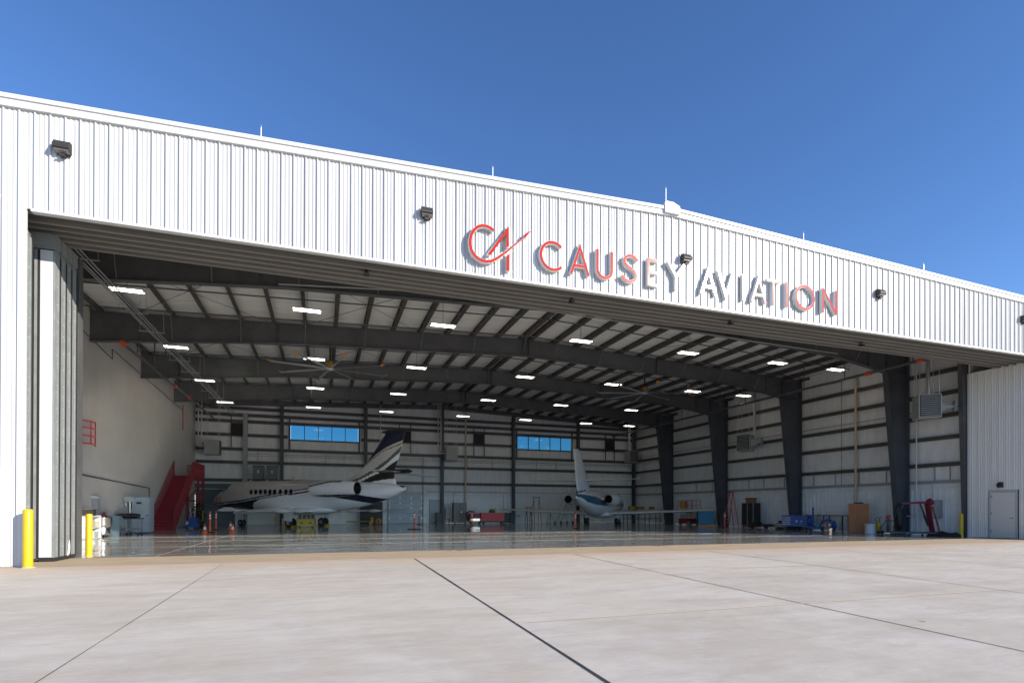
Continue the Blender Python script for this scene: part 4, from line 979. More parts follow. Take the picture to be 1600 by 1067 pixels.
# ------------------------------------------------------------------ equipment : left side
t_ = thing('metal_stair', 'dark red steel staircase with landing against the left wall', 'stairs')
SX0, SX1 = -10.15, -8.95; y0, y1, zt = 39.9, 45.4, 3.75
q = MB()
for x in (SX0, SX1): q.prism([(y0-.1, 0), (y0+.35, 0), (y1+.1, zt-.25), (y1+.1, zt+.05), (y1-.15, zt+.05), (y0-.1, .25)], lambda u, v, a: (a, u, v), x-.03, x+.03)
q.build('stringer', DRED, t_)
n_ = 20
for k in range(n_):
    q = MB(); yy = y0+(y1-y0)*k/n_; zz_ = zt*(k+1)/n_; q.box(SX0+.03, SX1-.03, yy, yy+.3, zz_-.03, zz_); q.box(SX0+.03, SX1-.03, yy, yy+.015, zz_-zt/n_+.0, zz_-.03); q.build('step', DRED, t_)
def rail(p0, p1, par, n, h_=1.05, r=.022, bar=.011):
    q = MB(); a = Vector(p0); b = Vector(p1); up = Vector((0, 0, h_)); q.cyl(a+up, b+up, r, n=6); q.cyl(a+up*.12, b+up*.12, r*.7, n=6); q.cyl(a+up*.55, b+up*.55, r*.7, n=6)
    for i in range(n+1):
        p = a+(b-a)*i/n; q.cyl(p, p+up, r if i in (0, n) else bar, n=5)
    return q.build('railing', DRED, par)
for x in (SX0, SX1): rail((x, y0, .1), (x, y1, zt), t_, 46)
q = MB(); q.box(SX0, -8.95, y1+.12, 49.6, zt-.06, zt); q.box(-9.0, -8.95, y1+.16, 49.6, zt-.28, zt-.06); q.build('landing', DRED, t_)
rail((-8.97, y1+.2, zt), (-8.97, 49.5, zt), t_, 36); rail((SX0, 49.5, zt), (-8.97, 49.5, zt), t_, 11)
q = MB()
for x, y in ((-9.05, 44.2), (-9.05, 49.4), (-9.05, 47.6), (-10.1, 49.4)): q.box(x-.06, x+.06, y-.06, y+.06, 0, zt-.06)
q.cyl((-9.05, 44.2, .9), (-9.05, 49.4, 2.2), .035, n=6); q.cyl((-9.05, 44.2, 2.0), (-9.05, 49.4, 3.5), .035, n=6); q.box(-9.08, -9.02, 44.2, 49.4, 1.9, 2.0)
q.build('support_frame', DRED, t_)
# wall ladder cage high on the left
t_ = thing('wall_ladder', 'short red railing fixed high on the left wall beside the door leaves', 'ladder'); q = MB()
for z in (4.3, 4.65, 5.0, 5.3): q.tube([(XL, 29.3, z), (XL+.35, 29.6, z), (XL+.35, 30.1, z)], .035, 6)
q.tube([(XL+.35, 30.1, 4.2), (XL+.35, 30.1, 5.35)], .025, 6); q.tube([(XL+.35, 29.6, 4.3), (XL+.35, 29.6, 5.3)], .025, 6); q.build('bars', RED, t_)
# grey cabinet
t_ = thing('metal_cabinet', 'tall pale grey metal cabinet left of the red stair', 'cabinet', (-9.7, 36.2, .009)); q = MB(); q.box(-.5, .5, -.45, .45, .05, 2.0); q.box(-.47, .47, -.42, .42, 0, .05, BLACK); q.build('body', LGREY, t_)
q = MB(); q.box(-.48, .485, -.475, -.455, .08, 1.97); q.build('door', LGREY, t_); q = MB(); q.box(.36, .46, -.50, -.476, .98, 1.01); q.build('handle', CHROME, t_); q = MB(); q.box(-.12, .12, -.482, -.477, 1.62, 1.73); q.build('name_plate', BLACK, t_)
# work bench on casters
t_ = thing('work_bench', 'dark rolling work bench on casters beside the grey cabinet', 'work bench', (-9.6, 33.7, .009)); q = MB(); q.box(-.6, .6, -.35, .35, .82, .87); q.build('top', BLACK, t_)
for x in (-.5, 0, .5):
    for y in (-.3, .3): q = MB(); q.box(x-.03, x+.03, y-.03, y+.03, .1, .82, GREY); q.cyl((x, y-.02, .06), (x, y+.02, .06), .06, m=BLACK); q.build('leg', None, t_)
q = MB(); q.box(-.5, .5, -.02, .02, .3, .35); q.box(-.5, .5, -.3, .3, .27, .29); q.build('shelf', GREY, t_)
t_ = thing('tool_bag', 'long black bag lying on the rolling work bench', 'bag', (-9.6, 33.7, .88)); q = MB(); rr = []
for k in range(9):
    t2 = k/8; s_ = (math.sin(math.pi*(.1+.8*t2)))**.4; rr.append([(-.5+1.0*t2, .2*s_*math.cos(a*math.pi/8), .12+.14*s_*math.sin(a*math.pi/8)) for a in range(16)])
q.loft(rr); q.build('bag_body', BLACK, t_); q = MB(); q.tube([(-.2, -.1, .24), (-.1, -.1, .34), (.15, -.1, .34), (.25, -.1, .24)], .014, 6); q.build('carry_strap', GREY, t_)
t_ = thing('drill_press', 'slim bench drill on a stand between the bench and cabinet', 'drill press', (-9.95, 35.1, .009)); q = MB(); q.cyl((0, 0, 0), (0, 0, 1.95), .03, m=CHROME); q.cyl((0, 0, 0), (0, 0, .05), .2, m=GREY); q.build('column', None, t_)
q = MB(); q.box(-.25, .2, -.12, .12, 1.75, 2.0); q.cyl((-.2, 0, 1.75), (-.2, 0, 1.5), .03); q.build('head', LGREY, t_); q = MB(); q.tube([(.04, 0, 1.9), (.08, .02, 1.5), (.0, .05, 1.2), (.06, 0, .95)], .025, 6); q.cyl((0, 0, 1.0), (0, 0, 1.03), .15); q.build('table', BLACK, t_)
# steel drum and bin
t_ = thing('steel_drum', 'shiny ribbed stainless drum in the sun by the left wall', 'drum', (-9.9, 30.9, .009)); q = MB(); q.lathe([(0, .12), (.33, .12), (.34, .2), (.35, .45), (.34, .5), (.39, .56), (.41, .6), (.41, .92), (.43, .95), (.40, .96), (.38, .7), (0, .7)], n=32); q.build('shell', CHROME, t_)
q = MB()
for a in range(4): q.cyl((.26*math.cos(a*1.57), .26*math.sin(a*1.57), 0), (.26*math.cos(a*1.57), .26*math.sin(a*1.57), .13), .035)
q.build('foot', BLACK, t_)
t_ = thing('trash_bin', 'round blue grey bin with a rolled rim beside the steel drum', 'bin', (-9.75, 31.9, .009)); q = MB(); q.lathe([(0, .02), (.26, .0), (.33, .95), (.36, .97), (.36, 1.02), (.32, 1.02), (.25, .1), (0, .1)], n=28); q.build('body', BINBL, t_)
q = MB(); q.box(-.42, -.33, -.06, .06, .8, .92); q.box(.33, .42, -.06, .06, .8, .92); q.build('handle', BINBL, t_)
t_ = thing('sink_unit', 'small wall mounted white dispenser box above the sunlit boxes', 'dispenser', (XL+.12, 30.9, 1.55)); q = MB(); q.box(-.12, .12, -.2, .2, -.25, .3); q.build('case', GREY, t_); q = MB(); q.prism([(-.13, .3), (.18, .3), (.22, .36), (-.1, .45)], lambda u, v, a: (u, a, v), -.22, .22); q.build('hood', WPLAS, t_)
t_ = thing('supply_shelf', 'low white shelf stacked with cartons in the sunlit left corner', 'shelf', (-9.95, 29.6, .009)); q = MB()
for z in (.02, .5, 1.0): q.box(-.28, .28, -.55, .55, z, z+.03)
for y in (-.55, .52): q.box(-.28, .28, y, y+.03, 0, 1.05)
q.build('frame', WPLAS, t_)
for i, (y, z, c_, s_) in enumerate(((-.3, .05, WPLAS, .3), (.2, .05, GREY, .25), (-.2, .53, GREY, .3), (.28, .53, CREAM, .22), (-.1, 1.03, BLACK, .3))):
    q = MB(); q.cbox((.02, y, z+s_/2+.01), (.42, .36, s_)); q.cbox((.02, y, z+s_+.016), (.43, .06, .006), m=CREAM); o = q.build('carton', c_); o.location = (-9.95, 29.6, .009)
    tag(o, ['white carton at the left of the bottom shelf in the sunlit corner', 'grey carton on the bottom shelf in the sunlit corner', 'grey carton on the middle shelf in the sunlit corner', 'cream carton on the middle shelf in the sunlit corner', 'black case on top of the low white shelf'][i], 'carton', 'cartons on the low shelf')
t_ = thing('fire_extinguisher', 'small red extinguisher on the left wall behind the drum', 'fire extinguisher', (-10.05, 31.6, .95)); q = MB(); q.lathe([(0, -.25), (.08, -.24), (.08, .1), (.04, .17), (.02, .2), (0, .2)], n=16); q.build('cylinder', RED, t_); q = MB(); q.box(-.02, .08, -.02, .02, .2, .24); q.tube([(.02, 0, .2), (.1, 0, .1), (.09, 0, -.1)], .012, 6); q.build('valve', BLACK, t_)
# blue cart with mops
t_ = thing('cleaning_cart', 'blue cleaning cart with upright handles at the foot of the red stair', 'cart', (-8.4, 42.5, .009)); q = MB(); q.box(-.4, .4, -.3, .3, .12, .2); q.prism([(-.38, .2), (.38, .2), (.24, .8), (-.1, .8)], lambda u, v, a: (u, a, v), -.28, .28); q.build('tub', BLUE, t_)
q = MB(); q.cyl((-.1, 0, .7), (-.15, 0, 1.5), .02); q.cyl((.1, .05, .7), (.15, 0, 1.25), .02); q.box(-.35, -.2, -.31, -.285, .3, .5); q.build('mop_handle', WPLAS, t_)
for x in (-.3, .3): q = MB(); q.cyl((x, -.28, .07), (x, -.22, .07), .07); q.build('caster', BLACK, t_)
# dark dusty brush pile = potted artificial plant
t_ = thing('potted_plant', 'dark leafy plant in a black pot under the red stair landing', 'plant', (-8.75, 46.3, .009)); q = MB(); q.lathe([(0, 0), (.3, 0), (.38, .45), (.33, .45), (0, .4)], n=18); q.build('pot', BLACK, t_)
q = MB()
for k in range(260):
    a = random.uniform(0, 6.28); rr_ = random.uniform(0, .62); z = random.uniform(.5, 1.75); c = Vector((rr_*math.cos(a)*(1.1-.3*z), rr_*math.sin(a)*(1.1-.3*z), z)); u = Vector((random.gauss(0, 1), random.gauss(0, 1), random.gauss(0, .6))).normalized()*.13; v = u.cross(Vector((random.random(), random.random(), 1))).normalized()*.045
    q.poly([c-u, c+v, c+u, c-v])
q.build('foliage', GREEN, t_); q = MB(); q.tube([(0, 0, .4), (.03, 0, 1.0), (-.05, .03, 1.5)], .03, 6); q.tube([(.25, -.2, .3), (.35, -.3, 1.2)], .03, 6, YTANK); q.build('stem', WOOD, t_)

# ------------------------------------------------------------------ under the striped jet
t_ = thing('fuel_tank_cart', 'boxy yellow ground cart under the belly of the striped jet', 'cart', (-1.15, 43.4, .009), R(-5)); q = MB(); q.box(-.6, .6, -.4, .4, .10, .60); q.box(-.62, .62, -.42, .42, .57, .62); q.build('body', YTANK, t_)
q = MB()
for x in (-.3, .3): q.box(x-.1, x+.1, -.406, -.40, .3, .4)
q.build('pocket', BLACK, t_); q = MB()
for x in (-.45, -.15, .15, .45): q.lathe([(.12, .62), (.12, .9), (.05, .98), (0, .98)], (x, 0, 0), 12, STEEL)
q.box(-.6, .6, -.03, .03, .97, 1.0, CREAM); q.build('canister', None, t_)
for x in (-.45, .45): q = MB(); q.cyl((x, -.38, .1), (x, -.28, .1), .1); q.build('wheel', BLACK, t_)
t_ = thing('cardboard_box', 'brown open carton on the floor behind the jet nose', 'box', (-2.9, 51.3, .009)); q = MB(); q.box(-.45, .45, -.3, .3, 0, .55); q.cbox((0, -.35, .5), (.9, .02, .2), rx=.6); q.build('carton', CREAM, t_)
t_ = thing('tow_bar', 'yellow tow bar lying on the floor behind the main wheels', 'tow bar', (3.0, 49.3, .009)); q = MB(); q.cyl((-1.1, 0, .28), (1.0, 0, .28), .045); q.build('bar', YTANK, t_); q = MB(); q.box(.9, 1.15, -.2, .2, .15, .65); q.cyl((.9, -.25, .15), (.9, .25, .15), .14); q.build('head', mat('orange_paint', (.5, .2, .02), .5), t_)
t_ = thing('dark_locker', 'pair of tall black lockers below the striped jet tail', 'locker', (4.15, 51.6, .009))
for x in (-.5, .5): q = MB(); q.box(x-.48, x+.48, -.35, .35, 0, 2.0); q.box(x-.44, x-.02, -.37, -.352, .05, 1.95); q.box(x+.02, x+.44, -.37, -.352, .05, 1.95); q.build('locker_body', BLACK, t_)
t_ = thing('orange_spool', 'small orange and black hose reel on the floor left of the sectional door', 'hose reel', (4.6, 49.6, .009)); q = MB(); q.lathe([(.1, -.12), (.28, -.12), (.28, -.1), (.16, -.09), (.16, .09), (.28, .1), (.28, .12), (.1, .12)], (0, 0, .3), 18, None, True, Matrix.Rotation(math.pi/2, 4, 'X')); q.build('reel', mat('orange_paint', (0, 0, 0)), t_); q = MB(); q.box(-.25, .25, -.15, .15, 0, .05); q.box(-.03, .03, -.15, -.12, 0, .35); q.build('stand', BLACK, t_)
# two fuse boxes (grey coolers) high on the rear wall
for x, lab in ((-5.27, 'left one of two green grey condenser boxes above the striped jet'), (-4.18, 'right one of two green grey condenser boxes above the striped jet')):
    t_ = thing('condenser_unit', lab, 'condenser', (x, 51.9, 4.45), group='two condenser boxes above the striped jet'); cg = mat('green_grey_casing', (.12, .145, .14), .5)
    q = MB(); q.box(-.38, .38, -.35, .35, -.52, .42); q.box(-.42, .42, -.4, .4, .42, .52); q.box(-.44, .44, -.42, .42, .57, .63); q.build('casing', cg, t_)
    q = MB(); q.box(-.07, .07, -.356, -.351, -.02, .22); q.build('label_plate', WPLAS, t_)
    q = MB(); q.box(-.45, .45, -.4, .5, -.6, -.53); q.box(-.4, -.36, -.3, .8, -.95, -.6); q.box(.36, .4, -.3, .8, -.95, -.6); q.build('wall_bracket', STEEL, t_)

# ------------------------------------------------------------------ rear wall equipment
t_ = thing('chair', 'red stacking chair beside the grey bin at the rear wall', 'chair', (11.0, 50.8, .009)); q = MB(); q.box(-.22, .22, -.22, .22, .42, .46); q.build('seat', DRED, t_); q = MB(); q.box(-.22, -.18, -.22, .22, .46, 1.45); q.build('backrest', DRED, t_)
for x in (-.2, .2):
    for y in (-.2, .2): q = MB(); q.cyl((x, y, 0), (x, y, .42), .016); q.build('leg', BLACK, t_)
t_ = thing('waste_bin', 'square dark grey waste bin at the rear wall beside the column', 'bin', (10.37, 51.5, .009)); q = MB(); q.prism([(-.27, 0), (.27, 0), (.31, 1.0), (-.31, 1.0)], lambda u, v, a: (u, a, v), -.3, .3); q.box(-.33, .33, -.32, .32, 1.0, 1.05); q.build('body', mat('dark_grey_plastic', (.07, .08, .085), .5), t_); q = MB(); q.cyl((-.25, .3, .1), (-.25, .38, .1), .1); q.cyl((.25, .3, .1), (.25, .38, .1), .1); q.build('wheel', BLACK, t_)
t_ = thing('metal_cabinet', 'tall plain grey cabinet on casters at the middle of the rear wall', 'cabinet', (12.2, 50.9, .009)); q = MB(); q.box(-.62, .62, -.35, .35, .12, 1.98); q.build('body', mat('cabinet_grey', (.22, .22, .21), .5), t_)
for x in (-.5, .5): q = MB(); q.cyl((x, -.3, .06), (x, -.24, .06), .06); q.build('caster', BLACK, t_)
q = MB(); q.box(-.01, .01, -.356, -.351, .15, 1.95, BLACK); q.cyl((.1, -.35, 1.1), (.1, -.42, 1.1), .05, m=CHROME); q.build('door', None, t_)
t_ = thing('ground_power_cart', 'small red and chrome power cart on wheels left of the long red toolbox', 'cart', (13.1, 48.9, .009)); q = MB(); q.prism([(-.55, .25), (.5, .25), (.6, .8), (.3, 1.0), (-.5, 1.0)], lambda u, v, a: (u, a, v), -.4, .4); q.build('body', DRED, t_); q = MB(); q.box(-.4, .45, -.43, -.405, .3, .52); q.build('chrome_panel', CHROME, t_)
for x in (-.4, .4): q = MB(); q.cyl((x, -.38, .13), (x, -.28, .13), .13); q.build('wheel', BLACK, t_)
q = MB(); q.tube([(-.6, 0, .4), (-.75, 0, 1.0), (-.4, 0, 1.18), (.0, 0, 1.12)], .07, 8); q.build('hose', BLACK, t_)
t_ = thing('tool_chest', 'long red tool chest with drawers on wheels at the rear wall', 'tool chest', (14.75, 48.6, .009)); q = MB(); q.box(-1.15, 1.05, -.35, .35, .28, 1.05); q.build('body', RED, t_)
for k in range(5):
    for x in (-.75, .6): q = MB(); q.box(x-.33, x+.33, -.372, -.352, .32+k*.14, .44+k*.14); q.build('drawer', RED, t_)
for x in (-.9, .8): q = MB(); q.cyl((x, -.3, .14), (x, -.2, .14), .14); q.build('wheel', BLACK, t_)
q = MB(); q.box(-1.15, 1.05, -.35, .35, .18, .27); q.build('chassis', BLACK, t_)
t_ = thing('engine_part', 'dark machine part with a yellow guard resting on the long red chest', 'machine part', (14.7, 48.6, 1.065)); q = MB(); q.lathe([(0, 0), (.25, 0), (.28, .15), (.18, .3), (.08, .35), (0, .35)], n=14); q.build('core', STEEL, t_); q = MB(); q.box(.28, .42, -.1, .1, 0, .38); q.build('guard', YTANK, t_)
for x, lab in ((16.65, 'left one of two dark green wheeled bins beside the rear column'), (17.25, 'right one of two dark green wheeled bins beside the rear column')):
    t_ = thing('wheeled_bin', lab, 'bin', (x, 50.3, .009), group='dark wheeled bins by the rear column'); q = MB(); q.prism([(-.24, .05), (.24, .05), (.28, .95), (-.28, .95)], lambda u, v, a: (u, a, v), -.28, .28); q.build('body', mat('dark_bin', (.03, .045, .05), .5), t_); q = MB(); q.prism([(-.29, .95), (.29, .95), (.27, 1.03), (-.27, 1.03)], lambda u, v, a: (a, u, v), -.29, .29); q.build('lid', BLACK, t_)
def stepladder(loc, rz, h_, wd, c_, label, sp=.55):
    t_ = thing('step_ladder', label, 'ladder', loc, rz, group='ladders standing around the hangar')
    for sx in (-1, 1):
        q = MB(); q.cbox((sx*wd/2*.8, -sp/2*.5, h_/2), (.07, .03, h_*1.01), ry=-sx*.05*wd, rx=-math.atan(sp/2/h_)); q.build('front_rail', c_, t_)
        q = MB(); q.cbox((sx*wd/2*.8, sp/2*.5, h_/2), (.05, .03, h_*1.0), ry=-sx*.05*wd, rx=math.atan(sp/2/h_)); q.build('rear_rail', c_, t_)
    n = int(h_/.3)
    for k in range(1, n): z = h_*k/n; q = MB(); q.cbox((0, -sp/2*.5*2*(1-z/h_)*1.0+0, z), (wd*.78, .08, .025)); q.build('step', ALU if c_ is not BLACK else BLACK, t_)
    q = MB(); q.box(-wd*.4, wd*.4, -.1, .1, h_-.02, h_+.04); q.build('top_cap', BLACK, t_)
stepladder((19.35, 49.2, .009), 0, 2.5, .8, mat('orange_fibreglass', (.42, .17, .03), .5), 'tall orange step ladder between the rear column and the right jet', .9)
stepladder((19.35, 51.3, .009), .1, 1.55, .6, BLACK, 'short black step ladder beside the tall orange one')
stepladder((30.9, 36.0, .009), R(-90), 2.75, .6, RED, 'tall red step ladder leaning open beside a column at the right wall', 1.0)
t_ = thing('rolling_stair', 'grey wheeled access stair with hand rails behind the left engine of the right jet', 'rolling stair', (22.2, 48.9, .009), R(20)); 
for sx in (-.35, .35): q = MB(); q.tube([(-1.0, sx, .1), (.6, sx, 1.9), (.6, sx, .1)], .03, 6); q.tube([(-.8, sx, 1.1), (.6, sx, 2.8), (.6, sx, 1.9)], .02, 6); q.tube([(-1.0, sx, .12), (.8, sx, .12)], .03, 6); q.build('side_frame', GREY, t_)
for k in range(7): q = MB(); q.box(-.9+k*.22, -.68+k*.22, -.33, .33, .28+k*.25, .31+k*.25); q.build('step', GREY, t_)
for x in (-.9, .7):
    for sx in (-.4, .4): q = MB(); q.cyl((x, sx-.03, .12), (x, sx+.03, .12), .12); q.build('wheel', BLACK, t_)
t_ = thing('bar_stool', 'small dark stool in front of the rear wall left of the ladders', 'stool', (18.35, 51.5, .009)); q = MB(); q.lathe([(0, .68), (.19, .68), (.19, .74), (0, .75)], n=16); q.build('seat', BLACK, t_)
for a in range(4): q = MB(); q.cyl((.2*math.cos(a*1.57+.7), .2*math.sin(a*1.57+.7), 0), (.12*math.cos(a*1.57+.7), .12*math.sin(a*1.57+.7), .68), .015); q.build('leg', ALU, t_)
t_ = thing('wing_jack', 'grey tripod jack on the floor between the ladders and the rolling stair', 'jack', (21.4, 50.6, .009)); q = MB(); q.cyl((0, 0, .2), (0, 0, 1.35), .05)
for a in range(3): q.cyl((.5*math.cos(a*2.09), .5*math.sin(a*2.09), 0), (0, 0, .95), .025); q.cyl((.5*math.cos(a*2.09), .5*math.sin(a*2.09), .05), (.5*math.cos(a*2.09+2.09), .5*math.sin(a*2.09+2.09), .05), .018)
q.build('frame', GREY, t_); q = MB(); q.box(-.35, .35, -.2, .2, 1.33, 1.38); q.build('top_tray', GREY, t_)

# ------------------------------------------------------------------ right side
t_ = thing('scissor_lift', 'low scissor lift with a red base and open guard rails near the right wall', 'scissor lift', (30.9, 41.3, .009), R(15)); q = MB(); q.box(-.9, .9, -.45, .45, .15, .6); q.build('base', DRED, t_)
for x in (-.7, .7):
    for y in (-.42, .42): q = MB(); q.cyl((x, y-.06, .2), (x, y+.06, .2), .2); q.build('wheel', mat('pale_tyre', (.3, .29, .26), .7), t_)
q = MB()
for k in range(3): q.cbox((0, -.35, .72+k*.16), (1.6, .05, .07), ry=.1); q.cbox((0, .35, .72+k*.16), (1.6, .05, .07), ry=-.1)
q.build('scissor_arms', GREY, t_); q = MB(); q.box(-1.0, 1.0, -.45, .45, 1.18, 1.26); q.build('platform', DRED, t_)
q = MB()
for y in (-.45, .45):
    q.tube([(-1, y, 2.2), (1, y, 2.2)], .022, 6); q.tube([(-1, y, 1.75), (1, y, 1.75)], .018, 6)
    for x in (-1, -.33, .33, 1): q.cyl((x, y, 1.26), (x, y, 2.2), .02, n=6)
q.build('guard_rail', DRED, t_); q = MB(); q.box(-.98, -.7, -.3, .3, 1.5, 2.1); q.build('control_box', mat('orange_fibreglass', (0, 0, 0)), t_)
t_ = thing('covered_crate', 'large bright blue covered crate with a slanted side below the right wing tip', 'crate', (30.3, 38.3, .009), R(-30)); q = MB(); q.prism([(-.7, .12), (.6, .22), (.5, 1.2), (-.66, 1.25)], lambda u, v, a: (u, a, v), -.6, .6); q.build('cover', CYAN, t_); q = MB(); q.prism([(-.7, 0), (.65, 0), (.63, .2), (-.7, .1)], lambda u, v, a: (u, a, v), -.62, .62); q.build('pallet', mat('orange_fibreglass', (0, 0, 0)), t_)
t_ = thing('storage_rack', 'low dark rack with orange and yellow parts on top in the right rear corner', 'rack', (30.0, 47.6, .009)); q = MB(); q.box(-1.9, 1.9, -.4, .4, 1.3, 1.36)
for x in (-1.85, -.6, .6, 1.85):
    for y in (-.38, .38): q.box(x-.03, x+.03, y-.03, y+.03, 0, 1.36)
q.box(-1.9, 1.9, -.4, .4, .45, .5); q.build('frame', STEEL, t_)
for x, c_, w_, lab in ((-1.2, YTANK, .5, 'yellow case on the dark rack in the right rear corner'), (-.2, mat('orange_fibreglass', (0, 0, 0)), .7, 'long orange case on the dark rack in the right rear corner'), (1.1, mat('orange_fibreglass', (0, 0, 0)), .4, 'short orange case at the right end of the dark rack')):
    q = MB(); q.cbox((30.0+x, 47.6, 1.52), (w_, .4, .28)); q.cbox((30.0+x, 47.6, 1.67), (w_+.03, .43, .04)); tag(q.build('parts_case', c_), lab, 'case', 'cases on the corner rack')
t_ = thing('tool_cabinet', 'tall black tool cabinet with silver edges at the right wall', 'tool cabinet', (31.1, 34.05, .06), R(-90)); q = MB(); q.box(-.6, .6, -.35, .35, .14, 1.85); q.build('body', BLACK, t_); q = MB(); q.box(-.02, .02, -.37, -.355, .16, 1.83); q.box(-.62, -.59, -.37, -.33, .14, 1.85); q.box(.59, .62, -.37, -.33, .14, 1.85); q.build('edge_trim', ALU, t_)
q = MB(); q.box(-.62, .62, -.37, .37, .0, .1, DRED); q.build('plinth', None, t_)
for x in (-.5, .5): q = MB(); q.cyl((x, -.3, .02), (x, -.22, .02), .07); q.build('caster', BLACK, t_)
t_ = thing('parts_basket', 'small brown basket on top of the black tool cabinet', 'basket', (31.1, 34.05, 1.92), R(-90)); q = MB(); q.prism([(-.3, 0), (.3, 0), (.34, .3), (-.34, .3)], lambda u, v, a: (u, a, v), -.22, .22); q.build('body', WOOD, t_); q = MB(); q.box(-.38, .38, -.25, .25, .3, .38); q.build('contents', BLACK, t_)
t_ = thing('tow_tractor', 'low black towing dolly with small wheels right of the black cabinet', 'dolly', (30.6, 32.4, .009), R(-80)); q = MB(); q.box(-.9, .9, -.35, .35, .18, .34); q.box(-.8, -.2, -.3, .3, .34, .46); q.build('chassis', BLACK, t_)
for x in (-.6, .6): q = MB(); q.cyl((x, -.4, .17), (x, -.3, .17), .17); q.build('wheel', RUBBER, t_)
q = MB(); q.tube([(.9, 0, .25), (1.5, 0, .4), (1.7, 0, .4)], .03, 6); q.build('tow_handle', GREY, t_)
t_ = thing('compressor', 'squat grey and black compressor on the floor left of the blue cart', 'compressor', (30.9, 30.8, .009), R(-80)); q = MB(); q.lathe([(0, -.5), (.12, -.48), (.18, -.4), (.18, .4), (.12, .48), (0, .5)], (0, 0, .28), 16, None, True, Matrix.Rotation(math.pi/2, 4, 'Y')); q.build('tank', GREY, t_); q = MB(); q.cbox((.1, 0, .52), (.4, .25, .2)); q.cyl((-.2, 0, .45), (-.2, 0, .62), .1); q.build('motor', BLACK, t_); q = MB(); q.box(-.4, .4, -.2, .2, .0, .1); q.build('feet', BLACK, t_)
t_ = thing('generator_cart', 'bright blue ground cart with louvres and a round end near the right wall', 'cart', (30.6, 29.25, .009), R(-62)); q = MB(); q.box(-.85, .75, -.4, .4, .28, 1.02); q.build('body', BLUE, t_)
q = MB()
for k in range(4): q.box(-.82, -.3, -.415, -.402, .38+k*.15, .44+k*.15)
q.build('louvre', CREAM, t_); q = MB(); q.lathe([(0, 0), (.36, .0), (.38, .1), (.38, .25), (.3, .3), (0, .3)], (.7, 0, .66), 22, None, True, Matrix.Rotation(math.pi/2, 4, 'Y')); q.build('end_drum', BLUE, t_)
for x in (-.6, .5):
    for sy in (-.36, .36): q = MB(); q.cyl((x, sy-.04, .12), (x, sy+.04, .12), .12); q.cyl((x, sy, .12), (x, sy, .3), .025); q.build('wheel', BLACK, t_)
q = MB(); q.cyl((.1, -.405, .62), (.1, -.43, .62), .05); q.cyl((.4, -.405, .62), (.4, -.43, .62), .04); q.build('gauge', CHROME, t_)
t_ = thing('floor_jack', 'blue wheeled jack frame with a tall upright handle beside the blue cart', 'jack', (30.6, 27.05, .009), R(-70)); q = MB(); q.box(-.75, -.66, -.05, .05, .1, 1.55); q.box(-.85, -.1, -.35, -.28, .12, .3); q.box(-.85, -.1, .28, .35, .12, .3); q.box(-.85, -.7, -.35, .35, .12, .34); q.tube([(-.3, 0, .3), (-.1, 0, .7), (.3, 0, .75), (.6, 0, .5), (.7, 0, .25)], .07, 8); q.build('frame', BLUE, t_)
for x in (-.75, .0, .65): q = MB(); q.cyl((x, -.36, .1), (x, -.28, .1), .1); q.build('wheel', BLACK, t_)
q = MB(); q.box(.05, .2, -.3, -.2, .35, .5, ORANGE); q.cyl((.5, -.3, .12), (.5, -.2, .12), .12, m=CHROME); q.build('valve', None, t_)
t_ = thing('tail_stand', 'blue and grey gas cylinder trolley left of the wooden cabinet', 'trolley', (30.9, 26.75, .009), R(-80)); q = MB(); q.box(-.4, .45, -.25, .25, .1, .16); q.tube([(-.4, -.2, .1), (-.45, -.2, .75), (-.45, .2, .75), (-.4, .2, .1)], .02, 6); q.build('frame', GREY, t_); q = MB(); q.lathe([(0, .16), (.12, .17), (.12, .6), (.05, .7), (0, .72)], (.1, 0, 0), 14); q.build('cylinder', BLUE, t_); q = MB(); q.lathe([(0, .16), (.1, .17), (.1, .5), (.04, .6), (0, .6)], (-.18, 0, 0), 14, ALU); q.build('bottle', None, t_)
t_ = thing('work_table', 'long dark work table behind the blue jack at the right wall', 'table', (31.75, 27.9, .009), R(-90)); q = MB(); q.box(-1.5, 1.5, -.35, .3, 1.0, 1.05); q.build('table_top', STEEL, t_)
for x in (-1.4, 0, 1.4): q = MB(); q.box(x-.03, x+.03, -.3, -.24, 0, 1.0); q.box(x-.03, x+.03, .2, .26, 0, 1.0); q.build('leg', STEEL, t_)
t_ = thing('wooden_cabinet', 'brown two sided wooden cabinet under the cream pipe at the right wall', 'cabinet', (30.95, 24.95, .009), R(-52)); q = MB(); q.box(-.52, .52, -.4, .4, .05, 1.78); q.build('carcass', WOOD, t_)
for sx in (-1, 1): q = MB(); q.box(min(sx*.01, sx*.5), max(sx*.01, sx*.5), -.42, -.402, .08, 1.75); dd = q.build('door', WOOD, t_); q = MB(); q.cyl((sx*.07, -.42, .95), (sx*.07, -.45, .95), .015); q.build('handle', BLACK, dd)
q = MB(); q.box(-.54, .54, -.43, .42, 0, .05, STEEL); q.build('plinth', None, t_)
q = MB(); 
for a_ in range(12): q.cyl((30.95+.22*math.cos(a_*.52), 24.95+.22*math.sin(a_*.52), 1.83), (30.95+.22*math.cos(a_*.52+.52), 24.95+.22*math.sin(a_*.52+.52), 1.83), .035, n=6)
tag(q.build('coiled_hose', RUBBER), 'black hose coiled on top of the wooden cabinet', 'hose')
t_ = thing('plastic_drum', 'short white plastic drum right of the wooden cabinet', 'drum', (30.25, 23.65, .009)); q = MB(); q.lathe([(0, 0), (.26, 0), (.27, .05), (.27, .52), (.29, .54), (.29, .58), (.25, .58), (.24, .1), (0, .1)], n=26); q.build('body', WPLAS, t_); q = MB(); q.tube([(-.28, 0, .5), (-.31, 0, .35), (-.28, 0, .25)], .01, 5); q.build('handle', GREY, t_)
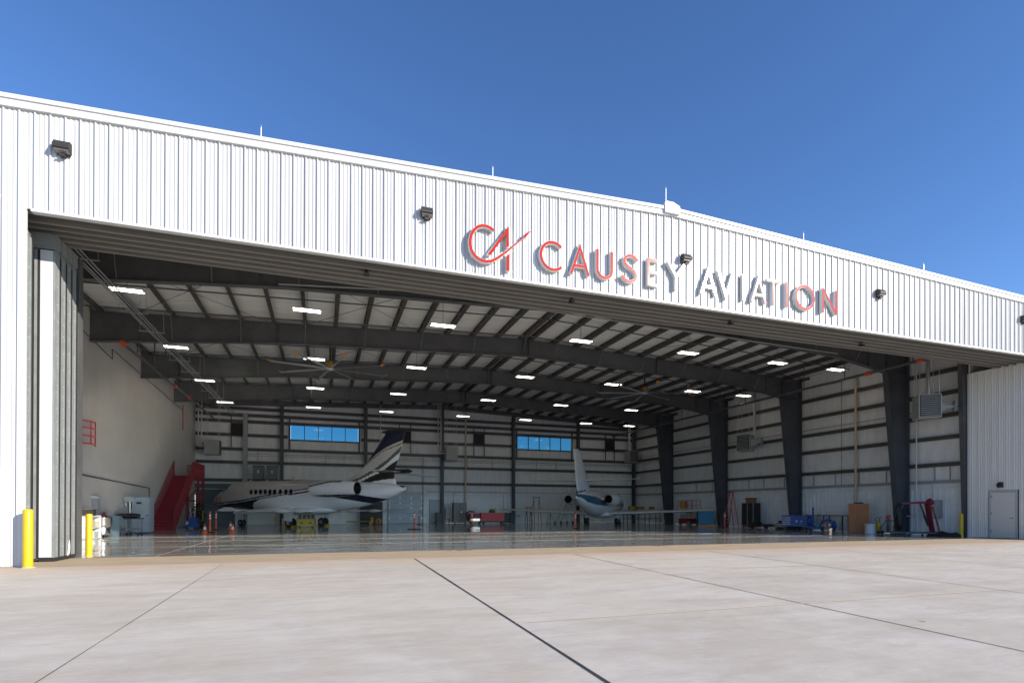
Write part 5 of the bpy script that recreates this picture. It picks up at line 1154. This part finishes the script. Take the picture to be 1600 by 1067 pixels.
t_ = thing('oxygen_cart', 'thin framed hand cart with a yellow bottle and red gauge right of the white drum', 'cart', (30.6, 22.95, .009), R(-75)); q = MB(); q.tube([(-.3, -.2, .1), (-.45, -.2, .9), (-.3, -.2, 1.0)], .016, 6); q.tube([(-.3, .2, .1), (-.45, .2, .9), (-.3, .2, 1.0)], .016, 6); q.tube([(-.3, -.2, .15), (.45, -.2, .12), (.5, -.2, .75), (.1, -.2, .85), (-.3, -.2, .15)], .016, 6); q.tube([(.45, -.2, .12), (.45, .2, .12), (-.3, .2, .15)], .016, 6); q.tube([(.5, -.2, .75), (.5, .2, .75)], .016, 6); q.build('frame', BLACK, t_)
q = MB(); q.lathe([(0, .12), (.12, .13), (.12, .62), (.05, .72), (0, .72)], (-.42, 0, 0), 14); q.build('yellow_bottle', YTANK, t_); q = MB(); q.lathe([(0, .12), (.1, .13), (.1, .8), (.04, .9), (0, .92)], (.12, 0, 0), 14, STEEL); q.lathe([(0, .9), (.13, .92), (.11, 1.08), (0, 1.1)], (.12, 0, 0), 12, RED); q.build('gauge_bottle', None, t_)
for x in (-.3, .4):
    for sy in (-.22, .22): q = MB(); q.cyl((x, sy-.02, .1), (x, sy+.02, .1), .1); q.build('wheel', RUBBER, t_)
t_ = thing('hanging_jacket', 'dark jacket hanging on the first right column', 'jacket', (31.3, 22.66, .3)); q = MB(); rr = []
for z, rx_, ry_ in ((0, .12, .12), (.3, .2, .16), (.75, .26, .2), (1.15, .30, .18), (1.35, .2, .12), (1.5, .06, .06)):
    rr.append([(rx_*math.cos(k*.393)*(1+.14*math.sin(3*k)), ry_*math.sin(k*.393)*(1+.1*math.cos(4*k)), z) for k in range(16)])
q.loft(rr); q.build('body_cloth', BLACK, t_)
for sx in (-1, 1): q = MB(); q.cyl((sx*.22, 0, 1.25), (sx*.42, 0, .72), .09, .06, 10); q.build('sleeve', BLACK, t_)
t_ = thing('alarm_box', 'small red junction box on the right wall at the end of the white pipe', 'junction box', (XR-.1, 22.95, 1.08)); q = MB(); q.box(-.12, .06, -.17, .17, -.2, .2); q.build('case', RED, t_); q = MB(); q.box(-.135, -.12, -.12, .12, -.14, .14); q.build('cover', mat('orange_red_paint', (0, 0, 0)), t_)
t_ = thing('electrical_panel', 'grey electrical panel on the right wall behind the engine hoist', 'electrical panel', (XR-.12, 21.4, 1.45)); q = MB(); q.box(-.1, .08, -.38, .38, -.5, .5); q.build('case', GREY, t_); q = MB(); q.box(-.115, -.10, -.34, .34, -.46, .46); q.box(-.125, -.115, -.3, -.27, -.05, .08, BLACK); q.tube([(0, .1, .5), (0, .1, 1.5), (0, -.1, 1.7)], .02, 6); q.build('panel_door', LGREY, t_)
# engine hoist
t_ = thing('engine_hoist', 'dark red engine hoist with a long boom and wheeled legs at the right wall', 'hoist', (30.75, 21.1, .009), R(168)); HM = mat('hoist_maroon', (.17, .012, .03), .4)
q = MB(); q.cbox((-.55, 0, 1.0), (.13, .13, 1.75), ry=.12); q.cbox((-.52, 0, 1.0), (.06, .3, 1.6), ry=.2); q.build('mast', HM, t_)
q = MB(); q.cyl((-.65, 0, 1.75), (-.45, 0, 1.92), .15); q.cbox((.1, 0, 1.80), (1.25, .1, .12), ry=.03); q.cbox((.85, 0, 1.76), (.6, .075, .08), ry=.03); q.build('boom', HM, t_)
q = MB(); q.cyl((-.45, 0, .55), (.05, 0, 1.72), .04, m=BLACK); q.cyl((-.45, 0, .55), (-.2, 0, 1.1), .06, m=BLACK); q.build('hydraulic_ram', None, t_)
q = MB(); q.cyl((-.9, .22, .2), (-.66, .05, 1.6), .035); q.cyl((-.9, -.22, .2), (-.66, -.05, 1.6), .035); q.build('brace', HM, t_)
q = MB(); q.cyl((1.12, 0, 1.72), (1.12, 0, 1.6), .012); q.lathe([(.03, 0), (.05, -.05), (.02, -.1)], (1.12, 0, 1.6), 8); q.build('hook', STEEL, t_)
for sy in (-1, 1): q = MB(); q.cbox((.25, sy*.38, .16), (2.3, .08, .08), rz=sy*.09); q.build('leg', STEEL, t_)
q = MB(); q.box(-.95, -.8, -.45, .45, .12, .22); q.build('cross_beam', STEEL, t_)
for x, y in ((-.88, .42), (-.88, -.42), (1.35, .48), (1.35, -.48), (.3, .4), (.3, -.4)): q = MB(); q.cyl((x, y-.025, .06), (x, y+.025, .06), .06); q.build('caster', BLACK, t_)
t_ = thing('rolled_mat', 'dark folded tarpaulin heaped on the floor behind the right bollard', 'tarpaulin', (31.55, 20.4, .009)); q = MB(); rr = []
for k in range(14):
    t2 = k/13; hh = .12+.13*math.sin(3.1*t2)+.03*math.sin(11*t2); rr.append([(.32*math.cos(a*math.pi/7)*(1+.15*math.sin(k*2+a)), -.75+1.5*t2, max(0, hh*(.9+.2*math.sin(a*2+k))*math.sin(a*math.pi/7))) for a in range(14)])
q.loft(rr); q.build('cloth', RUBBER, t_)
